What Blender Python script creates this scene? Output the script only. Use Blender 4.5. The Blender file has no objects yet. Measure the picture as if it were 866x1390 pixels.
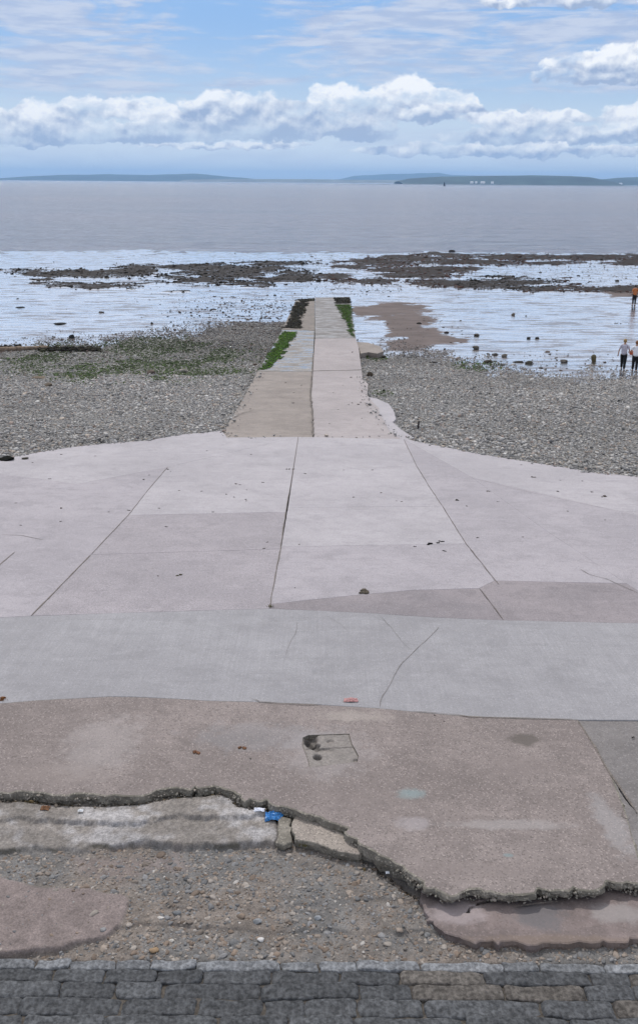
import bpy, bmesh, math, random
import numpy as np
from mathutils import Vector, Matrix
from mathutils.geometry import delaunay_2d_cdt

R = math.radians
random.seed(7)
rng = np.random.default_rng(11)
S = bpy.context.scene
COL = S.collection

# ---------------------------------------------------------------- camera
CAMH = 10.8
F = 1264.0                       # focal length in photo pixels (866 wide)
CX, CY = 433.0, 650.0
PITCH = math.atan(403.5 / F)
ROLL = R(0.43)
cam_d = bpy.data.cameras.new('camera')
cam = bpy.data.objects.new('camera', cam_d)
COL.objects.link(cam)
cam_d.sensor_fit = 'VERTICAL'
cam_d.sensor_height = 36.0
cam_d.sensor_width = 36.0
cam_d.lens = 36.0 * F / 1390.0
cam_d.shift_y = -45.0 / 1390.0
cam_d.clip_start = 0.1
cam_d.clip_end = 60000
fwd = Vector((0, math.cos(PITCH), -math.sin(PITCH)))
up0 = Vector((0, math.sin(PITCH), math.cos(PITCH)))
rt0 = Vector((1, 0, 0))
rt = rt0 * math.cos(ROLL) + up0 * math.sin(ROLL)
up = up0 * math.cos(ROLL) - rt0 * math.sin(ROLL)
m = Matrix((rt, up, -fwd)).transposed().to_4x4()
m.translation = Vector((0, 0, CAMH))
cam.matrix_world = m
S.camera = cam

# ---------------------------------------------------------------- light
SUN_EL, SUN_AZ = R(50), R(-14)      # azimuth measured from +Y towards +X
sd = bpy.data.lights.new('sun', 'SUN')
sd.energy = 2.5
sd.angle = R(2.0)
sd.color = (1.0, 0.965, 0.92)
sun = bpy.data.objects.new('sun', sd)
COL.objects.link(sun)
sdir = Vector((math.sin(SUN_AZ) * math.cos(SUN_EL), math.cos(SUN_AZ) * math.cos(SUN_EL), math.sin(SUN_EL)))
sun.rotation_euler = (-sdir).to_track_quat('-Z', 'Y').to_euler()
S.view_settings.view_transform = 'Standard'
S.view_settings.look = 'None'
S.view_settings.exposure = 0.0
S.view_settings.gamma = 1.0
S.view_settings.use_curve_mapping = False
S.render.engine = 'CYCLES'
S.cycles.max_bounces = 5
S.cycles.diffuse_bounces = 2
S.cycles.glossy_bounces = 2
S.cycles.volume_bounces = 0


def ray(px, py):
    return fwd * F + rt * (px - CX) + up * (CY - py)


def azel(px, py):
    d = ray(px, py).normalized()
    return math.degrees(math.atan2(d.x, d.y)), math.degrees(math.asin(d.z))


# ---------------------------------------------------------------- world
W = bpy.data.worlds.new('World')
S.world = W
W.use_nodes = True


class NT:
    """small helper for building node trees"""
    def __init__(s, tree):
        s.t = tree
        s.n = tree.nodes
        s.l = tree.links

    def new(s, typ, **kw):
        nd = s.n.new(typ)
        for k, v in kw.items():
            setattr(nd, k, v)
        return nd

    def put(s, sock, v):
        if hasattr(v, 'is_linked') or isinstance(v, bpy.types.NodeSocket):
            s.l.new(v, sock)
        else:
            if sock.type == 'RGBA' and len(v) == 3:
                v = (*v, 1)
            sock.default_value = v

    def math(s, op, a, b=None, c=None, clamp=False):
        nd = s.new('ShaderNodeMath', operation=op)
        nd.use_clamp = clamp
        s.put(nd.inputs[0], a)
        if b is not None:
            s.put(nd.inputs[1], b)
        if c is not None:
            s.put(nd.inputs[2], c)
        return nd.outputs[0]

    def vmath(s, op, a, b=None, c=None):
        nd = s.new('ShaderNodeVectorMath', operation=op)
        s.put(nd.inputs[0], a)
        if b is not None:
            s.put(nd.inputs[1], b)
        if c is not None:
            s.put(nd.inputs[2], c)
        return nd.outputs['Value'] if op == 'DOT_PRODUCT' else nd.outputs[0]

    def noise(s, vec, scale, detail=4, rough=0.5, out='Fac', lac=2.0, dist=0.0, dim='3D'):
        nd = s.new('ShaderNodeTexNoise')
        nd.noise_dimensions = dim
        s.put(nd.inputs['Vector'], vec)
        nd.inputs['Scale'].default_value = scale
        nd.inputs['Detail'].default_value = detail
        nd.inputs['Roughness'].default_value = rough
        nd.inputs['Lacunarity'].default_value = lac
        nd.inputs['Distortion'].default_value = dist
        return nd.outputs[out]

    def voro(s, vec, scale, feat='F1', out='Distance'):
        nd = s.new('ShaderNodeTexVoronoi', feature=feat)
        s.put(nd.inputs['Vector'], vec)
        nd.inputs['Scale'].default_value = scale
        return nd.outputs[out]

    def mapping(s, vec, scale=(1, 1, 1), loc=(0, 0, 0), rot=(0, 0, 0)):
        nd = s.new('ShaderNodeMapping')
        s.put(nd.inputs['Vector'], vec)
        nd.inputs['Scale'].default_value = scale
        nd.inputs['Location'].default_value = loc
        nd.inputs['Rotation'].default_value = rot
        return nd.outputs[0]

    def ramp(s, v, lo, hi, a=0.0, b=1.0, smooth=True):
        nd = s.new('ShaderNodeMapRange')
        nd.interpolation_type = 'SMOOTHSTEP' if smooth else 'LINEAR'
        s.put(nd.inputs['Value'], v)
        nd.inputs['From Min'].default_value = lo
        nd.inputs['From Max'].default_value = hi
        nd.inputs['To Min'].default_value = a
        nd.inputs['To Max'].default_value = b
        return nd.outputs['Result']

    def mix(s, f, a, b, mode='MIX'):
        nd = s.new('ShaderNodeMix', data_type='RGBA', blend_type=mode)
        s.put(nd.inputs['Factor'], f)
        s.put(nd.inputs[6], a)
        s.put(nd.inputs[7], b)
        return nd.outputs[2]

    def attr(s, name, out='Fac'):
        nd = s.new('ShaderNodeAttribute', attribute_name=name)
        return nd.outputs[out]


def build_world():
    t = NT(W.node_tree)
    t.n.clear()
    out = t.new('ShaderNodeOutputWorld')
    bg = t.new('ShaderNodeBackground')
    bg.inputs['Strength'].default_value = 0.10
    t.l.new(bg.outputs[0], out.inputs[0])
    sky = t.new('ShaderNodeTexSky', sky_type='NISHITA')
    sky.sun_disc = False
    sky.sun_elevation = SUN_EL
    sky.sun_rotation = SUN_AZ
    sky.air_density = 1.25
    sky.dust_density = 1.6
    sky.ozone_density = 2.4
    tc = t.new('ShaderNodeTexCoord')
    sep = t.new('ShaderNodeSeparateXYZ')
    t.l.new(tc.outputs['Generated'], sep.inputs[0])
    X, Y, Z = sep.outputs
    u = t.math('MULTIPLY', t.math('ARCTAN2', X, Y), 57.29578)
    v = t.math('MULTIPLY', t.math('ARCSINE', Z), 57.29578)
    cmb = t.new('ShaderNodeCombineXYZ')
    t.l.new(u, cmb.inputs[0])
    t.l.new(v, cmb.inputs[1])
    UV = cmb.outputs[0]

    # edge displacement of the cumulus outlines
    wn = t.noise(t.mapping(UV, (1, 1.15, 1)), 0.8, 6, 0.55, 'Color', dim='2D')
    UV2 = t.vmath('ADD', UV, t.vmath('MULTIPLY', t.vmath('SUBTRACT', wn, (0.5, 0.5, 0.5)), (1.9, 0.95, 0)))
    sp = t.new('ShaderNodeSeparateXYZ')
    t.l.new(UV2, sp.inputs[0])
    u2, v2 = sp.outputs[0], sp.outputs[1]

    # blobs: (px, py, rx px, ry px, whiteness)
    B = [
        # left bank
        (30, 172, 75, 26, .55), (80, 160, 60, 25, .7), (120, 152, 45, 22, .8), (185, 150, 46, 24, 1.0),
        (225, 162, 40, 20, .8), (130, 182, 130, 18, .45), (40, 190, 80, 14, .5),
        # centre left, greyer
        (300, 150, 62, 28, .55), (350, 155, 70, 32, .42), (400, 160, 60, 28, .38), (330, 178, 130, 16, .25),
        (300, 199, 112, 6.5, .85), (390, 196, 40, 6, .6),
        # centre
        (455, 135, 40, 24, .95), (500, 145, 50, 22, .7), (480, 168, 60, 20, .35),
        (552, 126, 44, 27, 1.0), (600, 136, 50, 18, .95), (640, 148, 30, 12, .85), (560, 158, 80, 15, .5),
        # right
        (700, 165, 70, 17, .6), (770, 160, 40, 13, .95), (720, 178, 80, 13, .5),
        (800, 90, 70, 20, .62), (860, 84, 60, 26, .72), (760, 104, 40, 10, .5),
        (850, 165, 38, 26, .95), (900, 160, 50, 34, .9),
        # low far rows
        (560, 203, 34, 12, .6), (650, 203, 28, 12, .8), (725, 202, 55, 10, .72), (830, 205, 50, 9, .62),
        
        (140, 184, 190, 17, .30), (330, 178, 140, 22, .28), (485, 180, 60, 17, .28), (740, 186, 150, 15, .45), (650, 206, 170, 13, .5), (840, 108, 90, 10, .4),
        # outside the frame
        (-120, 150, 110, 40, .8), (-260, 170, 100, 30, .6), (1010, 150, 110, 40, .8), (1160, 170, 110, 30, .6),
        (690, 5, 40, 9, .6), (790, 2, 60, 12, .5),
    ]
    dens = 0.0
    acc = (0.0, 0.0, 0.0)
    for (px, py, rx, ry, w) in B:
        a, e = azel(px, py)
        sa = rx / 22.0
        se = ry / 24.0
        q = t.vmath('MULTIPLY_ADD', UV2, (1 / sa, 1 / se, 0), (-a / sa, -e / se, 0))
        q = t.vmath('MAXIMUM', q, t.vmath('MULTIPLY', q, (-1, -1.5, 0)))   # flatter underside
        g = t.math('MAXIMUM', t.math('SUBTRACT', 1.0, t.vmath('DOT_PRODUCT', q, q)), 0.0)
        dens = t.math('ADD', dens, g)
        acc = t.vmath('MULTIPLY_ADD', g, (w, 1 / se, (e - se * 0.55) / se), acc)
    sa_ = t.new('ShaderNodeSeparateXYZ')
    t.l.new(acc, sa_.inputs[0])
    inv = t.math('DIVIDE', 1.0, t.math('MAXIMUM', dens, 0.001))
    whit = t.math('MULTIPLY', sa_.outputs[0], inv)
    topp = t.math('MULTIPLY', t.math('SUBTRACT', t.math('MULTIPLY', sa_.outputs[1], v2), sa_.outputs[2]), inv)
    # billow relief: noise difference towards the light (up-left)
    n1 = t.noise(t.mapping(UV, (1, 1.3, 1)), 0.7, 5, 0.50, dim='2D')
    n2 = t.noise(t.mapping(UV, (1, 1.3, 1), (0.12, -0.40, 0)), 0.7, 5, 0.50, dim='2D')
    rel = t.math('SUBTRACT', n1, n2)
    light = t.math('ADD', t.math('MULTIPLY', rel, 2.3), t.math('MULTIPLY', topp, 0.80))
    light = t.math('ADD', light, t.math('MULTIPLY', whit, 1.0))
    light = t.math('SUBTRACT', light, 0.62, clamp=True)
    cumcol = t.mix(light, (3.7, 4.7, 6.7), (10.0, 10.2, 10.5))
    fe = t.math('ADD', dens, t.math('MULTIPLY', t.math('SUBTRACT', n1, 0.5), 0.9))
    cumf = t.math('MULTIPLY', t.ramp(fe, 0.02, 0.48), t.ramp(dens, 0.0, 0.14))
    cumf = t.math('MULTIPLY', cumf, t.ramp(whit, 0.1, 0.75, 0.80, 0.99))

    # thin streaky high cloud
    st = t.noise(t.mapping(UV, (0.11, 0.62, 1), (3.1, 0.4, 0), (0, 0, R(-3))), 1.3, 5, 0.58, dist=0.6, dim='2D')
    st2 = t.noise(t.mapping(UV, (0.35, 2.4, 1), (1.1, 4.4, 0), (0, 0, R(4))), 1.0, 5, 0.62, dim='2D')
    stv = t.math('ADD', st, t.math('MULTIPLY', t.math('SUBTRACT', st2, 0.5), 0.35))
    # coverage masks: dense upper left and right, open blue in the middle
    def gmask(px, py, rx, ry, amp):
        a, e = azel(px, py)
        du = t.math('MULTIPLY', t.math('SUBTRACT', u2, a), 22.0 / rx)
        dv = t.math('MULTIPLY', t.math('SUBTRACT', v2, e), 24.0 / ry)
        d2 = t.math('ADD', t.math('MULTIPLY', du, du), t.math('MULTIPLY', dv, dv))
        return t.math('MULTIPLY', t.math('EXPONENT', t.math('MULTIPLY', d2, -1.0)), amp)
    for g in ((60, 40, 190, 60, .17), (120, 92, 170, 16, .10), (640, 55, 330, 38, .15), (640, 18, 200, 26, .06), (290, 40, 90, 60, -.20), (150, 128, 260, 10, -.08),
              (400, 100, 70, 12, .04), (700, 122, 120, 16, -.05)):
        stv = t.math('ADD', stv, gmask(*g))
    n3_ = t.noise(t.mapping(UV, (0.6, 1.2, 1), (9, 2, 0)), 0.5, 5, 0.6, dim='2D')
    cumf = t.math('MULTIPLY', cumf, t.ramp(n3_, 0.28, 0.52, 0.30, 1.0))
    stf = t.ramp(stv, 0.41, 0.70, 0.0, 0.88)
    lowfade = t.ramp(v, 2.0, 5.0, 0.35, 1.0)
    stf = t.math('MULTIPLY', stf, lowfade)
    stc = t.mix(t.ramp(st2, 0.35, 0.65), (4.7, 5.6, 7.6), (6.4, 7.0, 8.4))

    # broken cloud over the rest of the sky (behind and above the view)
    gen = tc.outputs['Generated']
    hi = t.noise(t.mapping(gen, (1, 1, 2.2)), 2.6, 4, 0.6)
    hif = t.math('MULTIPLY', t.ramp(hi, 0.28, 0.52), t.ramp(v, 9.5, 14))
    hif = t.math('MULTIPLY', hif, 0.85)
    hic = t.mix(t.ramp(hi, 0.5, 0.75), (10.8, 11.0, 11.6), (8.6, 8.9, 9.6))

    # tint of clear sky
    base = t.mix(t.ramp(v, 25, 60, 0.75, 0.0), sky.outputs[0], t.mix(t.ramp(v, 0.5, 9.0), (6.4, 8.0, 9.8), (1.9, 4.3, 8.6)))
    # pale band on the horizon
    hz = t.ramp(v, 0.0, 5.0, 0.8, 0.0)
    base = t.mix(hz, base, (8.0, 9.0, 10.2))
    c = t.mix(stf, base, stc)
    c = t.mix(hif, c, hic)
    c = t.mix(cumf, c, cumcol)
    t.l.new(c, bg.inputs['Color'])
    W.cycles.sampling_method = 'MANUAL'
    W.cycles.sample_map_resolution = 256


build_world()

# ---------------------------------------------------------------- ground profile
def zc(y):
    """height of the concrete (apron, then slipway) at distance y"""
    y = np.asarray(y, float)
    a = 5.30 - (y - 5.0) * 0.0915
    z30 = 5.30 - 24.7 * 0.0915
    b = z30 + (y - 29.7) * (1.45 - z30) / (48.0 - 29.7)
    c = 1.45 + (y - 48.0) * (0.3 - 1.45) / 40.0
    return np.where(y < 29.7, a, np.where(y < 48.0, b, np.maximum(c, -0.3)))


def zbeach(y):
    xs = [-100, 10, 20, 24, 30, 40, 48, 55, 65, 85, 110, 150, 175, 300, 40000]
    zs = [3.2, 3.2, 3.55, 3.48, 2.92, 1.98, 1.18, 0.80, 0.62, 0.22, 0.10, 0.015, -0.12, -1.2, -1.5]
    return np.interp(y, xs, zs)


def unp(px, py, prof=zc, off=0.0):
    d = ray(px, py)
    lo, hi = 0.001, 400.0 / d.y
    for _ in range(60):
        t = (lo + hi) / 2
        if CAMH + d.z * t > float(prof(d.y * t)) + off:
            lo = t
        else:
            hi = t
    return Vector((d.x * lo, d.y * lo, CAMH + d.z * lo))


def uxy(px, py, prof=zc, off=0.0):
    p = unp(px, py, prof, off)
    return (p.x, p.y)


def proj(x, y, z):
    """world arrays to photo pixels"""
    dx, dy, dz = x, y, z - CAMH
    f = dx * fwd.x + dy * fwd.y + dz * fwd.z
    r = dx * rt.x + dy * rt.y + dz * rt.z
    u = dx * up.x + dy * up.y + dz * up.z
    return CX + F * r / f, CY - F * u / f


# ---------------------------------------------------------------- numpy noise
def _hash(i, j, s):
    n = (i.astype(np.int64) * 374761393 + j.astype(np.int64) * 668265263 + s * 974634777) & 0xffffffff
    n = ((n ^ (n >> 13)) * 1274126177) & 0xffffffff
    n = n ^ (n >> 16)
    return (n & 0xffff) / 65535.0


def vnoise(x, y, s=0):
    x = np.asarray(x, float)
    y = np.asarray(y, float)
    i = np.floor(x).astype(np.int64)
    j = np.floor(y).astype(np.int64)
    fx = x - i
    fy = y - j
    fx = fx * fx * (3 - 2 * fx)
    fy = fy * fy * (3 - 2 * fy)
    return (_hash(i, j, s) * (1 - fx) + _hash(i + 1, j, s) * fx) * (1 - fy) + (_hash(i, j + 1, s) * (1 - fx) + _hash(i + 1, j + 1, s) * fx) * fy


def fbm(x, y, s=0, o=4):
    r = 0
    a = 0.5
    t = 0
    for k in range(o):
        r = r + a * vnoise(np.asarray(x) * 2 ** k, np.asarray(y) * 2 ** k, s + k * 17)
        t += a
        a *= 0.5
    return r / t


def inpoly(x, y, poly):
    r = np.zeros(np.shape(x), bool)
    n = len(poly)
    for i in range(n):
        x0, y0 = poly[i][:2]
        x1, y1 = poly[(i + 1) % n][:2]
        if y0 == y1:
            continue
        c = ((y0 > y) != (y1 > y)) & (x < (x1 - x0) * (y - y0) / (y1 - y0) + x0)
        r ^= c
    return r


def sdist(x, y, poly, closed=True):
    """distance to polygon edge, positive inside"""
    best = np.full(np.shape(x), 1e9)
    n = len(poly)
    for i in range(n if closed else n - 1):
        x0, y0 = poly[i][:2]
        x1, y1 = poly[(i + 1) % n][:2]
        dx, dy = x1 - x0, y1 - y0
        L = dx * dx + dy * dy + 1e-12
        t = np.clip(((x - x0) * dx + (y - y0) * dy) / L, 0, 1)
        d = np.hypot(x - x0 - t * dx, y - y0 - t * dy)
        best = np.minimum(best, d)
    if closed:
        best = np.where(inpoly(x, y, poly), best, -best)
    return best


def sstep(a, b, x):
    t = np.clip((x - a) / (b - a), 0, 1)
    return t * t * (3 - 2 * t)


# ---------------------------------------------------------------- object helpers
def tag(o, label=None, cat=None, group=None, kind=None):
    if label:
        o['label'] = label
    if cat:
        o['category'] = cat
    if group:
        o['group'] = group
    if kind:
        o['kind'] = kind
    return o


def link(name, me, mat=None, parent=None, loc=(0, 0, 0)):
    o = bpy.data.objects.new(name, me)
    COL.objects.link(o)
    o.location = loc
    if mat is not None:
        me.materials.append(mat)
    if parent is not None:
        o.parent = parent
    return o


def empty(name, loc=(0, 0, 0), rz=0):
    o = bpy.data.objects.new(name, None)
    COL.objects.link(o)
    o.location = loc
    o.rotation_euler = (0, 0, rz)
    o.empty_display_size = 0.2
    return o


def mesh_np(name, V, Fc, smooth=True, col=None, attrs=None):
    """V (n,3), Fc list/array of same-size faces"""
    me = bpy.data.meshes.new(name)
    V = np.asarray(V, np.float32)
    Fc = np.asarray(Fc, np.int32)
    k = Fc.shape[1]
    me.vertices.add(len(V))
    me.vertices.foreach_set('co', V.ravel())
    me.loops.add(Fc.size)
    me.loops.foreach_set('vertex_index', Fc.ravel())
    me.polygons.add(len(Fc))
    me.polygons.foreach_set('loop_start', np.arange(0, Fc.size, k, dtype=np.int32))
    me.polygons.foreach_set('loop_total', np.full(len(Fc), k, np.int32))
    me.update(calc_edges=True)
    me.validate()
    me.polygons.foreach_set('use_smooth', np.full(len(me.polygons), smooth))
    if col is not None:
        a = me.color_attributes.new('Col', 'FLOAT_COLOR', 'POINT')
        c = np.ones((len(V), 4), np.float32)
        c[:, :3] = col
        a.data.foreach_set('color', c.ravel())
    for kx, v in (attrs or {}).items():
        a = me.attributes.new(kx, 'FLOAT', 'POINT')
        a.data.foreach_set('value', np.asarray(v, np.float32).ravel())
    return me


def grid_faces(nx, ny):
    i = np.arange(nx - 1)
    j = np.arange(ny - 1)
    I, J = np.meshgrid(i, j)
    a = (J * nx + I).ravel()
    return np.stack([a, a + 1, a + nx + 1, a + nx], 1)


# icosahedra
def ico(sub):
    bm = bmesh.new()
    bmesh.ops.create_icosphere(bm, subdivisions=sub, radius=1)
    bm.verts.ensure_lookup_table()
    V = np.array([v.co[:] for v in bm.verts])
    Fc = np.array([[v.index for v in f.verts] for f in bm.faces])
    bm.free()
    return V, Fc


def stone_shapes(sub, n, amp, seed):
    r = np.random.default_rng(seed)
    V, Fc = ico(sub)
    out = []
    for k in range(n):
        d = r.normal(size=(7, 3))
        d /= np.linalg.norm(d, axis=1)[:, None]
        w = r.uniform(0.62, 1.0, 7)
        P = V.copy()
        for a, b in zip(d, w):
            s = P @ a
            P = P - np.clip(s - b * (1 - amp), 0, None)[:, None] * a[None, :] * 0.85
        P += r.normal(0, 0.03 * amp * 3, P.shape)
        out.append(P)
    return out, Fc


SH0 = stone_shapes(1, 10, 0.35, 1)
SH1 = stone_shapes(2, 10, 0.35, 2)
SH2 = stone_shapes(3, 8, 0.30, 3)


def scatter_np(name, P, size, flat, cols, shapes, tilt=0.35, sink=0.3, mat=None, elong=0.35, label=None, cat=None, kind='stuff', group=None, smooth=True):
    """many stones merged in one mesh"""
    SH, Fc = shapes
    n = len(P)
    if n == 0:
        return None
    nv = len(SH[0])
    idx = rng.integers(0, len(SH), n)
    base = np.stack(SH)[idx]                       # n,nv,3
    sx = size * (1 + rng.uniform(-elong, elong, n))
    sy = size * (1 + rng.uniform(-elong, elong, n))
    sz = size * flat * (1 + rng.uniform(-0.25, 0.25, n))
    base = base * np.stack([sx, sy, sz], 1)[:, None, :]
    ta = rng.normal(0, tilt, n)
    ca, sa = np.cos(ta)[:, None], np.sin(ta)[:, None]
    y = base[:, :, 1] * ca - base[:, :, 2] * sa
    z = base[:, :, 1] * sa + base[:, :, 2] * ca
    x = base[:, :, 0]
    a = rng.uniform(0, 2 * math.pi, n)
    ca, sa = np.cos(a)[:, None], np.sin(a)[:, None]
    X = x * ca - y * sa + P[:, 0:1]
    Y = x * sa + y * ca + P[:, 1:2]
    Z = z + P[:, 2:3] + (sz * (1 - 2 * sink))[:, None]
    V = np.stack([X, Y, Z], 2).reshape(-1, 3)
    FF = (Fc[None] + (np.arange(n) * nv)[:, None, None]).reshape(-1, 3)
    C = np.repeat(cols, nv, axis=0)
    me = mesh_np(name, V, FF, smooth, C)
    o = link(name, me, mat)
    tag(o, label, cat, group, kind)
    return o


def pal(n, colors, weights, var=0.15):
    colors = np.array(colors)
    w = np.array(weights, float)
    w /= w.sum()
    c = colors[rng.choice(len(colors), n, p=w)]
    return np.clip(c * rng.uniform(1 - var, 1 + var, (n, 1)), 0.004, 0.9)


# ---------------------------------------------------------------- materials
def new_mat(name):
    m = bpy.data.materials.new(name)
    m.use_nodes = True
    t = NT(m.node_tree)
    t.n.clear()
    out = t.new('ShaderNodeOutputMaterial')
    p = t.new('ShaderNodeBsdfPrincipled')
    t.l.new(p.outputs[0], out.inputs[0])
    tc = t.new('ShaderNodeTexCoord')
    return m, t, p, tc.outputs['Object'], out


def bump(t, p, h, strength, dist, normal=None):
    b = t.new('ShaderNodeBump')
    b.inputs['Strength'].default_value = strength
    b.inputs['Distance'].default_value = dist
    t.put(b.inputs['Height'], h)
    if normal is not None:
        t.l.new(normal, b.inputs['Normal'])
    t.l.new(b.outputs[0], p.inputs['Normal'])
    return b.outputs[0]


def simple(name, col, rough=0.8, var=0.15, scale=20, bmp=0.0, spec=0.3):
    m, t, p, co, _ = new_mat(name)
    n = t.noise(co, scale, 5, 0.6)
    lo = tuple(c * (1 - var) for c in col)
    hi = tuple(min(1, c * (1 + var)) for c in col)
    t.put(p.inputs['Base Color'], t.mix(t.ramp(n, 0.3, 0.7), lo, hi))
    p.inputs['Roughness'].default_value = rough
    p.inputs['Specular IOR Level'].default_value = spec
    if bmp:
        bump(t, p, n, 0.6, bmp)
    return m


def concrete(name, a, b, dark=0.25, streak=0.3, brush=0.0, brush_rot=0.0, stains=(), speck=0.5, blotch=0.35, bmpd=0.003):
    m, t, p, co, _ = new_mat(name)
    big = t.noise(co, blotch, 6, 0.62)
    c = t.mix(t.ramp(big, 0.36, 0.62), a, tuple(x * 0.95 for x in b))
    cl = t.noise(t.mapping(co, (1, 1, 1), (7, 3, 0)), 1.15, 9, 0.72, dist=0.4)
    c = t.mix(t.ramp(cl, 0.49, 0.64, 0, 0.50), c, tuple(x * 0.74 for x in b))
    c = t.mix(t.ramp(cl, 0.44, 0.34, 0, 0.30), c, tuple(min(0.8, x * 1.16) for x in a))
    # wind/wash streaks across the slope
    s1 = t.noise(t.mapping(co, (0.5, 4.5, 1), rot=(0, 0, R(4))), 1.1, 7, 0.66)
    c = t.mix(t.math('MULTIPLY', t.ramp(s1, 0.52, 0.72), streak), c, tuple(x * 0.72 for x in a))
    s2 = t.noise(t.mapping(co, (0.8, 3.0, 1), (5, 2, 0)), 1.9, 7, 0.7)
    c = t.mix(t.math('MULTIPLY', t.ramp(s2, 0.54, 0.74), streak * 0.9), c, tuple(min(0.8, x * 1.25) for x in a))
    # scuffed blotches
    s3 = t.noise(co, 3.3, 8, 0.72)
    c = t.mix(t.math('MULTIPLY', t.ramp(s3, 0.46, 0.68), dark), c, tuple(x * 0.62 for x in b))
    # aggregate specks
    vd = t.voro(co, 75, out='Color')
    sv = t.new('ShaderNodeSeparateColor')
    t.l.new(vd, sv.inputs[0])
    c = t.mix(t.math('MULTIPLY', t.ramp(sv.outputs[0], 0.80, 0.90), speck), c, tuple(x * 0.45 for x in a))
    c = t.mix(t.math('MULTIPLY', t.ramp(sv.outputs[1], 0.86, 0.94), speck * 0.8), c, tuple(min(0.85, x * 1.5) for x in a))
    fine = t.noise(co, 160, 3, 0.7)
    c = t.mix(t.ramp(fine, 0.3, 0.7, 0.0, 0.45), c, tuple(x * 0.7 for x in a))
    h = t.math('ADD', t.math('MULTIPLY', fine, 0.4), t.math('MULTIPLY', s3, 1.0))
    if brush:
        bn = t.noise(t.mapping(co, (38, 0.9, 1), rot=(0, 0, R(brush_rot))), 1.0, 3, 0.6)
        c = t.mix(t.ramp(bn, 0.35, 0.65, 0, brush), c, tuple(x * 0.66 for x in a))
        h = t.math('ADD', h, t.math('MULTIPLY', bn, 0.8))
    sep = t.new('ShaderNodeSeparateXYZ')
    t.l.new(co, sep.inputs[0])
    if stains:
        wn = t.noise(co, 6, 6, 0.7)
        for (sx, sy, rx, ry, col, amt) in stains:
            du = t.math('MULTIPLY', t.math('SUBTRACT', sep.outputs[0], sx), 1 / rx)
            dv = t.math('MULTIPLY', t.math('SUBTRACT', sep.outputs[1], sy), 1 / ry)
            d = t.math('SQRT', t.math('ADD', t.math('MULTIPLY', du, du), t.math('MULTIPLY', dv, dv)))
            d = t.math('ADD', d, t.math('MULTIPLY', t.math('SUBTRACT', wn, 0.5), 2.4))
            c = t.mix(t.math('MULTIPLY', t.ramp(d, 1.3, 0.55), amt), c, col)
    t.put(p.inputs['Base Color'], c)
    p.inputs['Roughness'].default_value = 0.88
    p.inputs['Specular IOR Level'].default_value = 0.25
    bump(t, p, h, 0.7, bmpd)
    return m


def colmat(name, rough=0.8, nscale=60, var=0.3, bmpd=0.003, spec=0.3, gloss_noise=False):
    """takes its colour from the mesh colour attribute, varied by noise"""
    m, t, p, co, _ = new_mat(name)
    c = t.attr('Col', 'Color')
    n = t.noise(co, nscale, 5, 0.65)
    c2 = t.mix(1.0, c, t.mix(t.ramp(n, 0.25, 0.75), (1 - var,) * 3, (1 + var,) * 3), 'MULTIPLY')
    t.put(p.inputs['Base Color'], c2)
    p.inputs['Roughness'].default_value = rough
    p.inputs['Specular IOR Level'].default_value = spec
    bump(t, p, n, 0.7, bmpd)
    return m


PB = colmat('pebble_mat', 0.75, 40, 0.25, 0.004)
PBW = colmat('wet_rock_mat', 0.9, 30, 0.3, 0.01, 0.03)
WEED = colmat('weed_mat', 0.85, 25, 0.4, 0.01, 0.05)
DARK = simple('dark_dirt', (0.035, 0.03, 0.027), 0.95, 0.4, 40, 0.003)

# ---------------------------------------------------------------- slab builder
def resample(poly, step, closed=True):
    out = []
    n = len(poly)
    for i in range(n if closed else n - 1):
        a = np.array(poly[i][:2], float)
        b = np.array(poly[(i + 1) % n][:2], float)
        k = max(1, int(round(np.linalg.norm(b - a) / step)))
        for j in range(k):
            out.append(a + (b - a) * j / k)
    if not closed:
        out.append(np.array(poly[-1][:2], float))
    return np.array(out)


def area2(p):
    x, y = p[:, 0], p[:, 1]
    return np.sum(x * np.roll(y, -1) - np.roll(x, -1) * y)


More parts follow.
